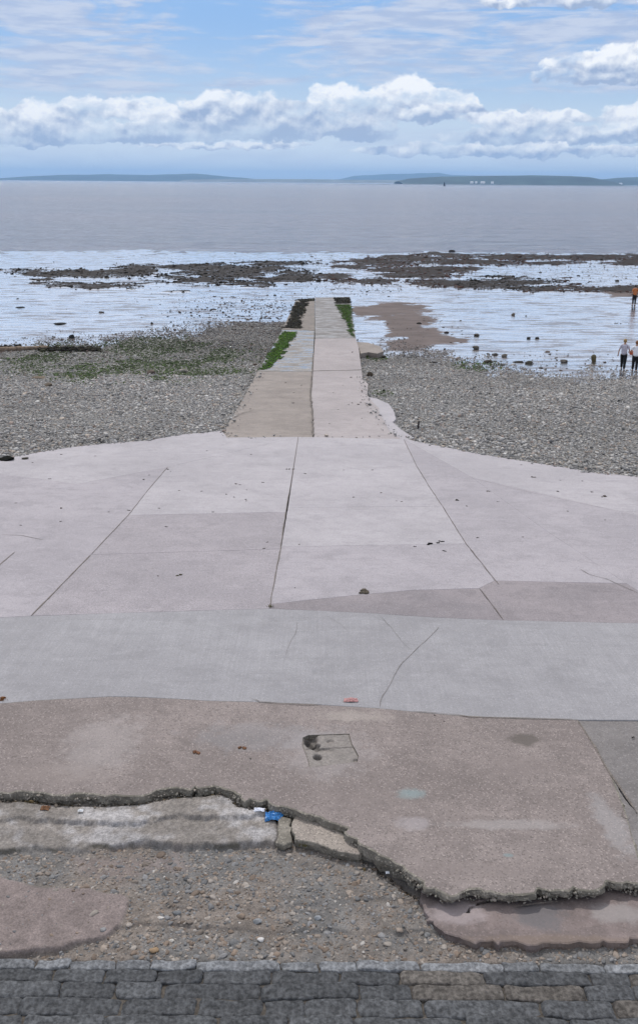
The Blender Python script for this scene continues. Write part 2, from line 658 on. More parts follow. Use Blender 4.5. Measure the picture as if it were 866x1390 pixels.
def slab(name, poly, mat, off=0.0, thick=0.15, prof=zc, step=0.06, inset=0.006, rough=0.002, rough_mask=None,
         und=0.004, grid=0.25, holes=(), side=None, side_amp=0.0, seed=0, smooth_iter=0, round_=0.006, kind='structure', parent=None, smooth=False, thick_fn=None):
    """poly in world xy. Builds a thick slab with rough sides."""
    P = resample(poly, step)
    if area2(P) < 0:
        P = P[::-1]
    n = len(P)
    tng = np.roll(P, -1, 0) - np.roll(P, 1, 0)
    tng /= np.linalg.norm(tng, axis=1)[:, None] + 1e-9
    nrm = np.stack([tng[:, 1], -tng[:, 0]], 1)       # outward for ccw
    mask = np.ones(n) if rough_mask is None else rough_mask(P[:, 0], P[:, 1])
    s = np.arange(n) * step
    nz = (fbm(P[:, 0] * 9 + 3, P[:, 1] * 9 + seed, 5 + seed, 5) - 0.5) * 2
    jag = np.abs(fbm(P[:, 0] * 4.3, P[:, 1] * 4.3, 15 + seed, 3) - 0.5) * 2.2 + np.abs(fbm(P[:, 0] * 19, P[:, 1] * 19, 16 + seed, 2) - 0.5) * 0.8 - 0.6
    nz = nz * 0.7 + jag * 0.8
    if side_amp > 0:
        rk = np.random.default_rng(900 + seed)
        kn = np.cumsum(rk.choice([0.03, 0.06, 0.10, 0.16], int(n * step / 0.05) + 4))
        facet = np.interp(s, kn, rk.uniform(-1, 1, len(kn)))
        nz = nz * 0.6 + facet * 1.0
    P = P - nrm * inset + nrm * (nz * (rough + (side_amp * mask)))[:, None]
    # top
    xs = np.arange(P[:, 0].min(), P[:, 0].max(), grid)
    ys = np.arange(P[:, 1].min(), P[:, 1].max(), grid)
    GX, GY = np.meshgrid(xs + grid / 2, ys + grid / 2)
    GX, GY = GX.ravel(), GY.ravel()
    ok = sdist(GX, GY, P) > grid * 0.4
    pts = [Vector(p) for p in P] + [Vector((a, b)) for a, b in zip(GX[ok], GY[ok])]
    edges = [(i, (i + 1) % n) for i in range(n)]
    hp = []
    for h in holes:
        H = resample(h, step)
        k0 = len(pts)
        pts += [Vector(q) for q in H]
        edges += [(k0 + i, k0 + (i + 1) % len(H)) for i in range(len(H))]
        hp.append(H)
    V, E, FC, ov, oe, of = delaunay_2d_cdt(pts, edges, [list(range(n))], 1, 1e-5)
    V = np.array([v[:] for v in V])
    FC = np.array([list(f) for f in FC if len(f) == 3])
    cen = V[FC].mean(1)
    keep = np.ones(len(FC), bool)
    for H in hp:
        keep &= ~inpoly(cen[:, 0], cen[:, 1], H)
    keep &= inpoly(cen[:, 0], cen[:, 1], P)
    FC = FC[keep]
    # orient ccw
    a, b, c = V[FC[:, 0]], V[FC[:, 1]], V[FC[:, 2]]
    cr = (b[:, 0] - a[:, 0]) * (c[:, 1] - a[:, 1]) - (b[:, 1] - a[:, 1]) * (c[:, 0] - a[:, 0])
    FC[cr < 0] = FC[cr < 0][:, ::-1]

    def zt(x, y):
        return prof(y) + off + und * (fbm(x * 0.9, y * 0.9, 31 + seed, 3) - 0.5) * 2
    top = np.column_stack([V, zt(V[:, 0], V[:, 1])])
    # edge sag: chips along rough edge
    VV = [top]
    FF = [FC]
    base = len(top)
    rings = [P]
    depth = [0.0]
    deps = [0.006, 0.3 * thick, 0.6 * thick, 0.85 * thick, thick]
    outs = [round_, round_ * 1.2, round_, 0.0, -0.01]
    ringz = []
    Rg = []
    z0 = zt(P[:, 0], P[:, 1])
    Rg.append(np.column_stack([P, z0]))
    tf = np.ones(n) if thick_fn is None else thick_fn(P[:, 0], P[:, 1])
    for k, (d, o_) in enumerate(zip(deps, outs)):
        amp = side_amp * 0.9 if k > 0 else side_amp * 0.25
        q = (fbm(P[:, 0] * 14 + 7 * k, P[:, 1] * 14 + d * 40, 77 + seed, 4) - 0.5) * 2
        pp = P + nrm * (o_ + q * amp * mask)[:, None]
        dz = d * (1 + 0.15 * q) * (tf if k else 1)
        Rg.append(np.column_stack([pp, z0 - dz]))
    for k in range(len(Rg)):
        VV.append(Rg[k])
    for k in range(len(Rg) - 1):
        a = base + k * n + np.arange(n)
        b = base + k * n + (np.arange(n) + 1) % n
        FF.append(np.stack([a, a + n, b + n], 1))
        FF.append(np.stack([a, b + n, b], 1))
    # hole walls
    for H in hp:
        if area2(H) < 0:
            H = H[::-1]
        k0 = sum(len(v) for v in VV)
        z = zt(H[:, 0], H[:, 1])
        VV.append(np.column_stack([H, z]))
        VV.append(np.column_stack([H, z - 0.07]))
        h = len(H)
        a = k0 + np.arange(h)
        b = k0 + (np.arange(h) + 1) % h
        FF.append(np.stack([a, b, b + h], 1))
        FF.append(np.stack([a, b + h, a + h], 1))
    V = np.concatenate(VV)
    FA = np.concatenate(FF)
    me = mesh_np(name, V, FA, False)
    o = link(name, me, mat, parent)
    if side is not None:
        me.materials.append(side)
        mi = np.zeros(len(me.polygons), np.int32)
        if len(me.polygons) == len(FA):
            mi[len(FC):] = 1
            me.polygons.foreach_set('material_index', mi)
    if kind:
        o['kind'] = kind
    return o


def U(pts, off=0.0, prof=zc):
    return [uxy(px, py, prof, off) for px, py in pts]

# ================================================================= GROUND
# shingle beach and wet flats in one sheet
def axis(parts):
    out = []
    for a, b, s in parts:
        out += list(np.arange(a, b, s))
    out.append(parts[-1][1])
    return np.array(out)


gx = axis([(-420, -70, 12), (-70, 70, 0.35), (70, 420, 12)])
gy = axis([(-60, 18, 6), (18, 120, 0.35), (120, 190, 1.0)])
GX, GY = np.meshgrid(gx, gy)
GZ = zbeach(GY)
near = sstep(60, 46, GY)
GZ = GZ + near * 0.10 * (fbm(GX * 0.35, GY * 0.35, 3) - 0.5)
farm = sstep(60, 70, GY)
GZ = GZ + farm * 0.07 * (fbm(GX * 0.10, GY * 0.05, 4) - 0.5)
PX, PY = proj(GX, GY, GZ)


def ell(px, py, cx, cy, rx, ry):
    return 1 - np.hypot((px - cx) / rx, (py - cy) / ry)


REEF = [  # dark weedy rock, photo position
    (85, 372, 85, 6), (180, 368, 60, 6), (250, 363, 100, 6), (320, 371, 105, 9), (265, 381, 70, 7), (115, 388, 70, 6), (380, 358, 60, 3.5),
    (340, 386, 55, 5), (395, 378, 50, 6), (240, 396, 30, 2), (60, 380, 20, 2),
    (452, 376, 30, 5), (560, 352, 90, 5), (620, 347, 60, 4.5), (520, 356, 70, 6), (700, 350, 90, 6), (800, 350, 90, 5), (900, 352, 80, 8), (640, 356, 110, 5),
    (745, 357, 60, 3), (600, 367, 60, 6), (560, 374, 60, 5), (500, 383, 60, 6), (850, 358, 40, 3),
    (690, 383, 62, 8), (660, 386, 50, 7), (740, 392, 100, 5.5), (820, 393, 90, 6), (600, 385, 50, 5), (900, 396, 60, 8), (530, 368, 30, 3), (480, 362, 30, 3),
    (-60, 372, 60, 5), (-160, 380, 80, 5), (980, 380, 80, 6)]


def reefv(px, py):
    w = (fbm(px * 0.022, py * 0.20, 21, 5) - 0.5) * 2 + (fbm(px * 0.09, py * 0.7, 121, 4) - 0.5) * 1.5
    r = np.full(np.shape(px), -9.0)
    for e in REEF:
        r = np.maximum(r, ell(px, py, *e))
    return r + w * 0.75


def shingle_line(px):
    """photo row at which the stones give way to wet sand"""
    return np.interp(px, [-300, 0, 60, 120, 200, 260, 310, 345, 400, 425, 470, 500, 560, 610, 660, 720, 800, 866, 1200],
                     [500, 476, 470, 466, 458, 448, 440, 438, 438, 440, 470, 478, 478, 488, 500, 510, 513, 512, 505])


def shinglev(px, py):
    w = (fbm(px * 0.03, py * 0.10, 41, 4) - 0.5) * 2
    return (py - shingle_line(px)) / 14.0 + w * 1.1


SAND = [(525, 421, 58, 9), (548, 434, 46, 10), (560, 450, 42, 10), (590, 461, 45, 6), (545, 470, 40, 8), (520, 448, 30, 10), (860, 397, 60, 7)]


def sandv(px, py):
    w = (fbm(px * 0.02, py * 0.09, 61, 5) - 0.5) * 2 + (fbm(px * 0.10, py * 0.45, 161, 4) - 0.5) * 1.4
    r = np.full(np.shape(px), -9.0)
    for e in SAND:
        r = np.maximum(r, ell(px, py, *e))
    for e in ((505, 447, 26, 14), (500, 470, 30, 8)):
        r = np.minimum(r, -ell(px, py, *e) * 1.3 + 0.1)
    return r + w * 0.5


reef = sstep(-0.40, 0.60, reefv(PX, PY)) * sstep(60, 66, GY)
shin = sstep(-0.4, 0.9, shinglev(PX, PY))
dry = sstep(-0.45, 0.55, sandv(PX, PY))
GZ = GZ + reef * 0.09 * (0.6 + 0.8 * fbm(GX * 0.7, GY * 0.5, 8))
# ripples of the flats
rip = 0.012 * np.sin(GY * 5.2 + 3 * fbm(GX * 0.25, GY * 0.25, 9) * 6) * farm * (1 - reef)
GZ = GZ + rip
me = mesh_np('beach', np.column_stack([GX.ravel(), GY.ravel(), GZ.ravel()]), grid_faces(len(gx), len(gy)), True,
             attrs={'reef': reef.ravel(), 'shin': shin.ravel(), 'dry': dry.ravel()})


def beach_mat():
    m, t, p, co, out = new_mat('beach_mat')
    reef_, shin_, dry_ = t.attr('reef'), t.attr('shin'), t.attr('dry')
    n1 = t.noise(co, 1.6, 7, 0.65)
    n2 = t.noise(t.mapping(co, (0.35, 1.3, 1)), 1.3, 7, 0.65)
    n3 = t.noise(co, 9, 5, 0.65)
    rf = t.ramp(t.math('ADD', t.math('MULTIPLY', reef_, 0.8), t.math('ADD', t.math('MULTIPLY', t.math('SUBTRACT', n2, 0.5), 1.8), t.math('MULTIPLY', t.math('SUBTRACT', n3, 0.5), 0.9))), 0.44, 0.56)
    sf = t.ramp(t.math('ADD', shin_, t.math('MULTIPLY', t.math('SUBTRACT', n1, 0.5), 1.3)), 0.40, 0.62)
    df = t.ramp(t.math('ADD', dry_, t.math('ADD', t.math('MULTIPLY', t.math('SUBTRACT', n2, 0.5), 1.5), t.math('MULTIPLY', t.math('SUBTRACT', n3, 0.5), 0.5))), 0.36, 0.64)
    # sand colour
    sand = t.mix(t.ramp(n2, 0.3, 0.7), (0.095, 0.076, 0.070), (0.155, 0.124, 0.115))
    sand = t.mix(t.ramp(n3, 0.56, 0.7, 0, 0.5), sand, (0.10, 0.085, 0.08))
    sh = t.voro(co, 14, out='Color')
    shs = t.new('ShaderNodeSeparateColor')
    t.l.new(sh, shs.inputs[0])
    shc = t.mix(shs.outputs[0], (0.09, 0.085, 0.08), (0.26, 0.25, 0.235))
    wd = t.mix(t.ramp(n3, 0.35, 0.70), (0.006, 0.005, 0.005), (0.036, 0.026, 0.022))
    c = t.mix(sf, sand, shc)
    c = t.mix(rf, c, wd)
    t.put(p.inputs['Base Color'], c)
    # wetness
    patch = t.noise(t.mapping(co, (0.30, 0.9, 1), rot=(0, 0, R(-8))), 1.1, 9, 0.74)
    wet = t.math('MULTIPLY', t.math('SUBTRACT', 1.0, sf), t.math('SUBTRACT', 1.0, rf))
    wet = t.math('MULTIPLY', wet, t.math('SUBTRACT', 1.0, df))
    wet = t.math('MULTIPLY', wet, t.ramp(patch, 0.39, 0.53, 0.32, 1.0))
    p.inputs['Roughness'].default_value = 0.75
    p.inputs['Specular IOR Level'].default_value = 0.12
    t.put(p.inputs['Roughness'], t.ramp(rf, 0, 1, 0.85, 0.8))
    # film of water: glossy reflection by Fresnel over the sand
    rn = t.math('ADD', t.noise(t.mapping(co, (0.35, 1.2, 1), rot=(0, 0, R(-7))), 1.5, 6, 0.62), t.math('MULTIPLY', t.noise(t.mapping(co, (0.2, 0.45, 1), rot=(0, 0, R(-12))), 0.8, 5, 0.6), 1.6))
    bp = t.new('ShaderNodeBump')
    bp.inputs['Strength'].default_value = 0.5
    bp.inputs['Distance'].default_value = 0.085
    t.put(bp.inputs['Height'], rn)
    gl = t.new('ShaderNodeBsdfGlossy')
    gl.inputs['Roughness'].default_value = 0.13
    gl.inputs['Color'].default_value = (0.97, 0.97, 0.98, 1)
    t.l.new(bp.outputs[0], gl.inputs['Normal'])
    fr = t.new('ShaderNodeFresnel')
    fr.inputs['IOR'].default_value = 1.75
    mx = t.new('ShaderNodeMixShader')
    t.put(mx.inputs[0], t.math('MULTIPLY', wet, t.math('MULTIPLY', fr.outputs[0], 2.0), clamp=True))
    t.l.new(p.outputs[0], mx.inputs[1])
    t.l.new(gl.outputs[0], mx.inputs[2])
    t.l.new(mx.outputs[0], out.inputs[0])
    bump(t, p, t.math('ADD', n3, t.math('MULTIPLY', t.voro(co, 14), 0.7)), 0.6, 0.03)
    return m


tag(link('beach', me, beach_mat()), kind='structure')

# sea
def sea_mat():
    m, t, p, co, out = new_mat('sea_mat')
    b1 = t.noise(t.mapping(co, (0.0022, 0.012, 1)), 1.0, 6, 0.6)
    b2 = t.noise(t.mapping(co, (0.0006, 0.003, 1)), 1.0, 4, 0.6)
    c = t.mix(t.ramp(b1, 0.35, 0.65), (0.15, 0.165, 0.21), (0.19, 0.20, 0.25))
    c = t.mix(t.ramp(b2, 0.4, 0.6, 0, 0.6), c, (0.195, 0.175, 0.205))
    rp = t.noise(t.mapping(co, (0.22, 0.16, 1), rot=(0, 0, R(6))), 1.0, 8, 0.75)
    c = t.mix(t.ramp(rp, 0.38, 0.62, 0.0, 0.55), c, (0.075, 0.085, 0.12))  # shading of the ripple faces put into the water colour
    t.put(p.inputs['Base Color'], c)
    p.inputs['IOR'].default_value = 1.33
    p.inputs['Roughness'].default_value = 0.2
    w1 = t.noise(t.mapping(co, (0.20, 0.30, 1), rot=(0, 0, R(8))), 1.0, 7, 0.62)
    w2 = t.noise(t.mapping(co, (0.03, 0.11, 1), rot=(0, 0, R(-6))), 1.0, 4, 0.6)
    w3 = t.noise(t.mapping(co, (0.10, 0.30, 1), rot=(0, 0, R(5))), 1.0, 5, 0.65)
    h = t.math('ADD', w1, t.math('ADD', t.math('MULTIPLY', w2, 4.0), t.math('MULTIPLY', w3, 3.5)))
    bump(t, p, h, 1.0, 1.0)
    return m


sx = axis([(-16000, -400, 2600), (-400, 400, 100), (400, 16000, 2600)])
sy = axis([(118, 200, 10), (200, 1000, 100), (1000, 24000, 2300)])
AX, AY = np.meshgrid(sx, sy)
me = mesh_np('sea', np.column_stack([AX.ravel(), AY.ravel(), np.full(AX.size, 0.004)]), grid_faces(len(sx), len(sy)), True)
tag(link('sea', me, sea_mat()), kind='structure')
me = mesh_np('ground', [(-16000, -3000, -2.2), (16000, -3000, -2.2), (16000, 24000, -2.2), (-16000, 24000, -2.2)], [[0, 1, 2, 3]], False)
tag(link('ground', me, simple('ground_mat', (0.16, 0.14, 0.13), 0.9, 0.2, 0.5)), kind='structure')

# far sandbank and hills
HM = simple('hill_mat', (0.030, 0.050, 0.045), 0.95, 0.5, 0.004)
HM2 = simple('low_land_mat', (0.16, 0.15, 0.11), 0.95, 0.3, 0.004)


def ridge(name, sky_pts, Y, depth, mat, jag=3.0, seed=0):
    """ridge whose skyline passes through photo points when seen from the prom; real hill of real depth"""
    xs, zs = [], []
    for px, py in sky_pts:
        d = ray(px, py)
        t = Y / d.y
        xs.append(d.x * t)
        zs.append(CAMH + d.z * t)
    X = np.linspace(xs[0], xs[-1], 220)
    H = np.interp(X, xs, zs)
    H = H + jag * (fbm(X * 0.004, X * 0 + seed, seed, 5) - 0.5) * 2
    H = np.maximum(H, 0.5)
    prof_ = [(-1.0, 0.0), (-0.7, 0.35), (-0.4, 0.75), (0.0, 1.0), (0.5, 0.9), (1.0, 0.0)]
    V = []
    for k, (dy, hz_) in enumerate(prof_):
        yy = Y + dy * depth + depth * 0.25 * (fbm(X * 0.002, X * 0 + 9 * k, seed + 3, 3) - 0.5)
        zz = H * hz_ * (1 + 0.25 * (fbm(X * 0.003, X * 0 + k, seed + 5, 4) - 0.5) * (hz_ < 0.95)) - (1.0 if hz_ == 0 else 0)
        V.append(np.column_stack([X, yy, zz]))
    me = mesh_np(name, np.concatenate(V), grid_faces(len(X), len(prof_)), True)
    return tag(link(name, me, mat), kind='structure')


ridge('hills', [(-500, 245), (-300, 240), (-100, 242), (0, 242.5), (30, 240), (80, 237.5), (150, 236.5), (200, 237.5), (265, 235.5), (310, 239.5), (345, 242.5), (380, 245)], 12500, 900, HM, 5, 1)
ridge('low_shore', [(250, 244), (330, 243), (380, 243), (430, 243.2), (470, 244), (560, 244.5)], 11500, 500, HM2, 2, 2)
ridge('distant_hills', [(420, 246), (462, 243), (480, 239), (520, 236.5), (560, 235.5), (596, 234.5), (612, 237.5), (680, 240), (760, 243)], 17500, 1200, HM, 6, 3)
ridge('wooded_hills', [(540, 246), (557, 242), (600, 239.8), (660, 238.5), (720, 237.8), (775, 239.0), (800, 240.3), (815, 243.2), (822, 245)], 6300, 420, HM, 3, 4)
ridge('wooded_hills', [(790, 247), (815, 243.5), (840, 241.3), (866, 240), (960, 239), (1100, 243), (1300, 247)], 8000, 500, HM, 3, 5)
bm = bmesh.new()
bmesh.ops.create_grid(bm, x_segments=60, y_segments=6, size=0.5)
for v in bm.verts:
    x = v.co.x
    v.co = Vector((x * 4200 + 1300, 4300 + v.co.y * 260 + 60 * math.sin(x * 17), 1.2 * (1 - (2 * v.co.y) ** 2) * (1 - (2 * x) ** 4) - 0.15))
me = bpy.data.meshes.new('sandbank')
bm.to_mesh(me)
bm.free()
tag(link('sandbank', me, simple('sandbank_mat', (0.10, 0.075, 0.07), 0.9, 0.2, 0.01)), kind='structure')

# haze
bm = bmesh.new()
bmesh.ops.create_cube(bm, size=1)
for v in bm.verts:
    v.co = Vector((v.co.x * 36000, 11000 + v.co.y * 30000, -3.4 + (v.co.z + 0.5) * 263.4))
me = bpy.data.meshes.new('haze')
bm.to_mesh(me)
bm.free()
hm = bpy.data.materials.new('haze_mat')
hm.use_nodes = True
ht = hm.node_tree
ht.nodes.clear()
ho = ht.nodes.new('ShaderNodeOutputMaterial')
hv = ht.nodes.new('ShaderNodeVolumePrincipled')
hv.inputs['Color'].default_value = (0.38, 0.64, 1.0, 1)
hv.inputs['Density'].default_value = 7.5e-5
hv.inputs['Anisotropy'].default_value = 0.2
ht.links.new(hv.outputs[0], ho.inputs['Volume'])
tag(link('haze', me, hm), kind='stuff')

# ================================================================= APRON
C_L = concrete('apron_light', (0.405, 0.376, 0.388), (0.36, 0.335, 0.348), 0.30, 0.55, speck=0.45)
C_M = concrete('apron_mid', (0.365, 0.335, 0.35), (0.32, 0.295, 0.31), 0.34, 0.55, speck=0.45)
C_D = concrete('apron_dark', (0.36, 0.32, 0.325), (0.31, 0.28, 0.285), 0.2, 0.3, speck=0.4)
C_G = concrete('apron_grey', (0.335, 0.304, 0.316), (0.29, 0.265, 0.277), 0.3, 0.45, speck=0.6)
C_P = concrete('apron_pink', (0.275, 0.243, 0.248), (0.22, 0.198, 0.206), 0.4, 0.6, speck=0.5)

# bottom layer under all joints
bed = U([(-400, 1000), (-420, 672), (-150, 645), (0, 629), (100, 611), (200, 603), (300, 596), (425, 596), (548, 599), (600, 609), (720, 631), (866, 651), (1200, 705), (1200, 1000)])
slab('concrete_bed', bed, DARK, off=-0.09, thick=0.1, step=0.5, grid=2.0, und=0)

FAR_L = [(-420, 668), (-150, 641), (0, 624), (60, 612.5), (100, 606.5), (150, 601.5), (200, 598), (230, 592.5), (250, 589.5), (280, 587), (300, 584.5), (306, 590), (308, 594)]
FAR_R = [(548, 596), (553, 593.5), (560, 598), (600, 606), (650, 616), (720, 627.5), (780, 636.5), (800, 641), (866, 647), (950, 660), (1200, 700)]
panels = [
    ('a', FAR_L + [(405, 593), (228, 634), (105, 657), (0, 643), (-150, 624 + 38), (-420, 690)], C_L),
    ('b', [(-420, 690), (-150, 662), (0, 643), (105, 657), (228, 634), (200, 667), (175, 699), (124, 753), (43, 836), (-50, 841), (-420, 860)], C_M),
    ('c', [(228, 634), (405, 593), (388, 695), (175, 699), (200, 667)], C_L),
    ('d', [(175, 699), (388, 695), (381, 745), (124, 753)], C_G),
    ('e', [(124, 753), (381, 745), (366, 826), (43, 836)], C_G),
    ('f', [(405, 593), (548, 596), (565, 632), (582, 660), (600, 687), (391, 689)], C_L),
    ('g', [(391, 689), (600, 687), (632, 738), (382, 742)], C_L),
    ('h', [(382, 742), (632, 738), (671, 788), (650, 798.5), (560, 801), (480, 808), (366, 820)], C_M),
    ('i', [(366, 820), (480, 808), (560, 801), (650, 798.5), (683, 842), (590, 838), (500, 832), (433, 829), (366, 826)], C_P),
    ('l', FAR_R + [(1200, 775), (866, 700), (640, 648)], C_L),
    ('k', [(640, 648), (866, 700), (1200, 775), (1200, 1010), (866, 802), (850, 792), (745, 723)], C_M),
    ('m', [(548, 596), (640, 648), (745, 723), (850, 792), (671, 788), (632, 738), (600, 687), (582, 660), (565, 632)], C_M),
    ('n', [(671, 788), (850, 792), (866, 802), (1200, 1010), (1200, 868), (1200, 868)], C_M),
]
# last panel properly
panels[-1] = ('n', [(650, 798.5), (671, 788), (850, 792), (866, 802), (930, 842), (935, 848), (866, 846), (683, 842)], C_P)
panels[-3] = ('k', [(640, 648), (866, 700), (1200, 775), (1200, 862), (935, 848), (930, 842), (866, 802), (850, 792), (745, 723)], C_M)
JG = {'a': .003, 'b': .006, 'c': .004, 'd': .004, 'e': .008, 'f': .006, 'g': .005, 'h': .006, 'i': .005, 'l': .005, 'k': .003, 'm': .005, 'n': .005}
for i, (k, pts, mt) in enumerate(panels):
    slab('concrete_apron', U(pts), mt, off=0.0, thick=0.085 if k not in 'al' else 0.35, inset=JG[k], step=0.12, rough=0.006, grid=0.6, seed=i, und=0.003)

FRONT = [(-420, 860), (-50, 841), (43, 836), (175, 831.5), (366, 826), (433, 829), (500, 832), (590, 838), (683, 842), (866, 846), (1200, 862)]
BACK = [(1200, 984), (960, 980), (866, 977.5), (783, 977), (700, 975), (620, 971), (560, 966), (515, 961.5), (433, 956.5), (345, 952.5), (280, 951), (200, 946.5), (150, 945.5), (50, 951), (0, 955), (-420, 985)]
C_B = concrete('band_concrete', (0.322, 0.311, 0.320), (0.281, 0.270, 0.279), 0.35, 0.6, brush=0.30, brush_rot=8, speck=0.4)
slab('concrete_band', U(FRONT + BACK), C_B, off=0.0, thick=0.085, inset=0.004, rough=0.006, step=0.05, grid=0.3, seed=33, und=0.004)

# main broken slab
BROKEN = [(-420, 1062), (-150, 1072), (0, 1076), (30, 1074), (60, 1077), (100, 1079), (160, 1080), (200, 1078), (230, 1072), (262, 1069), (300, 1067.5), (316, 1073), (325, 1083),
          (345, 1086), (362, 1084), (376, 1092), (400, 1097), (430, 1106), (452, 1114), (471, 1123), (474, 1134), (500, 1149), (530, 1167), (556, 1187), (572, 1199), (592, 1209),
          (610, 1212.5), (640, 1208), (676, 1210), (700, 1212.5), (730, 1207.5), (780, 1206.5), (805, 1204), (818, 1196), (830, 1192.5), (845, 1199), (866, 1200.5)]
MAIN_R = [(882, 1203), (866, 1166), (851, 1112), (844, 1092), (827, 1050), (806, 1013), (783, 977)]
MAIN = [p for p in BACK if p[0] <= 783][0:0]
back_in = [(783, 977), (700, 975), (620, 971), (560, 966), (515, 961.5), (433, 956.5), (345, 952.5), (280, 951), (200, 946.5), (150, 945.5), (50, 951), (0, 955), (-420, 985)]
HOLE = [(411, 1001), (419, 997.5), (474, 996), (478, 1010), (487, 1026), (485, 1034), (452, 1038), (420, 1042), (417, 1030), (410, 1012)]


def ust(px, py, rx, ry, col, amt, off=0.0):
    p = unp(px, py, zc, off)
    q = unp(px + rx, py, zc, off)
    r_ = unp(px, py - ry, zc, off)
    return (p.x, p.y, q.x - p.x, r_.y - p.y, col, amt)


stains = [ust(713, 1005, 21, 8, (0.10, 0.085, 0.075), 0.85), ust(556, 1077, 19, 7, (0.20, 0.30, 0.31), 0.45), ust(690, 1161, 7, 3, (0.16, 0.24, 0.25), 0.5),
          ust(690, 1120, 80, 7, (0.30, 0.275, 0.265), 0.5), ust(140, 1010, 50, 40, (0.32, 0.29, 0.28), 0.35), ust(560, 1118, 24, 9, (0.33, 0.30, 0.305), 0.45),
          ust(830, 1120, 20, 40, (0.31, 0.30, 0.30), 0.4), ust(350, 1000, 90, 18, (0.22, 0.22, 0.23), 0.30), ust(480, 972, 50, 7, (0.35, 0.31, 0.275), 0.4),
          ust(700, 1040, 60, 14, (0.18, 0.15, 0.14), 0.4), ust(500, 1090, 80, 20, (0.18, 0.15, 0.14), 0.3), ust(80, 1050, 80, 14, (0.22, 0.185, 0.17), 0.4),
          ust(440, 1020, 62, 32, (0.30, 0.275, 0.27), 0.35), ust(650, 1180, 90, 12, (0.18, 0.15, 0.14), 0.4)]
C_S = concrete('slab_concrete', (0.242, 0.204, 0.190), (0.192, 0.161, 0.150), 0.5, 0.8, speck=0.85, stains=stains, blotch=0.8, bmpd=0.005)
BRK = concrete('broken_face', (0.29, 0.26, 0.22), (0.17, 0.155, 0.125), 0.7, 0.3, speck=0.9, blotch=4, bmpd=0.03)
mainw = U(BROKEN + MAIN_R[:-1] + back_in)
brw = U(BROKEN)
slab('broken_concrete_slab', mainw, C_S, off=0.0, thick=0.17, inset=0.005, rough=0.003, step=0.02, grid=0.15, seed=5, und=0.006,
     holes=[U(HOLE)], side=BRK, side_amp=0.036, round_=0.018, thick_fn=lambda x, y: np.where(x > 0.85, 0.50, 0.62 + 0.5 * fbm(x * 1.6, y * 1.6, 205, 3)), rough_mask=lambda x, y: sstep(0.25, 0.05, np.abs(sdist(x, y, brw, False))))
# right hand slabs
C_R = concrete('slab_concrete_right', (0.215, 0.197, 0.19), (0.165, 0.15, 0.145), 0.4, 0.4, speck=0.6, blotch=1.2)
slab('concrete_slab', U([(783, 977), (866, 977.5), (960, 980), (1200, 984), (1200, 1160), (925, 1185), (864, 1103), (827, 1050), (806, 1013)]), C_R, off=-0.012, thick=0.085, inset=0.006, rough=0.01, step=0.04, grid=0.2, seed=6)
slab('concrete_slab', U([(829, 1053), (864, 1103), (925, 1185), (1200, 1160), (1200, 1215), (884, 1203), (866, 1166), (851, 1112), (844, 1092)]), C_R, off=-0.006, thick=0.16, inset=0.005, rough=0.01, step=0.03, grid=0.2, seed=7, side=BRK, side_amp=0.01)

# recessed patch with pits
hw = U(HOLE)
hx = [p[0] for p in hw]
hy = [p[1] for p in hw]
px_ = np.arange(min(hx) - 0.02, max(hx) + 0.02, 0.006)
py_ = np.arange(min(hy) - 0.02, max(hy) + 0.02, 0.006)
PXg, PYg = np.meshgrid(px_, py_)
zz = zc(PYg) - 0.006 + 0.010 * (fbm(PXg * 16, PYg * 16, 2, 4) - 0.5)
cc = np.empty((PXg.size, 3))
cc[:] = (0.19, 0.168, 0.152)
cc *= (0.8 + 0.4 * fbm(PXg.ravel() * 20, PYg.ravel() * 20, 12, 4))[:, None]
for (a, b, rx, ry, dp) in ((422, 1003, 11, 8, .065), (426, 1012, 9, 5, .06), (431, 1027, 6, 4.5, .06), (449, 1006, 6, 3, .02), (441, 1018, 17, 3.5, .02), (418, 1006, 7, 7, .03), (484, 1032, 5, 3, .02)):
    c0 = uxy(a, b)
    c1 = uxy(a + rx, b)
    c2 = uxy(a, b - ry)
    d = np.hypot((PXg - c0[0]) / (c1[0] - c0[0]), (PYg - c0[1]) / (c2[1] - c0[1])) + 0.5 * (fbm(PXg * 30, PYg * 30, 8) - 0.5)
    k = sstep(1.1, 0.5, d)
    zz -= k * dp
    cc *= (1 - 0.45 * k.ravel() * (dp > 0.025))[:, None]
grv = np.abs(sdist(PXg, PYg, U([(416, 1016), (474, 1014), (490, 1013)]), False))
zz -= 0.012 * sstep(0.012, 0.004, grv)
zz -= 0.012 * sstep(0.011, 0.002, np.abs(sdist(PXg, PYg, hw)))
me = mesh_np('concrete_patch', np.column_stack([PXg.ravel(), PYg.ravel(), zz.ravel()]), grid_faces(len(px_), len(py_)), True, cc)
tag(link('concrete_patch', me, PB), kind='structure')

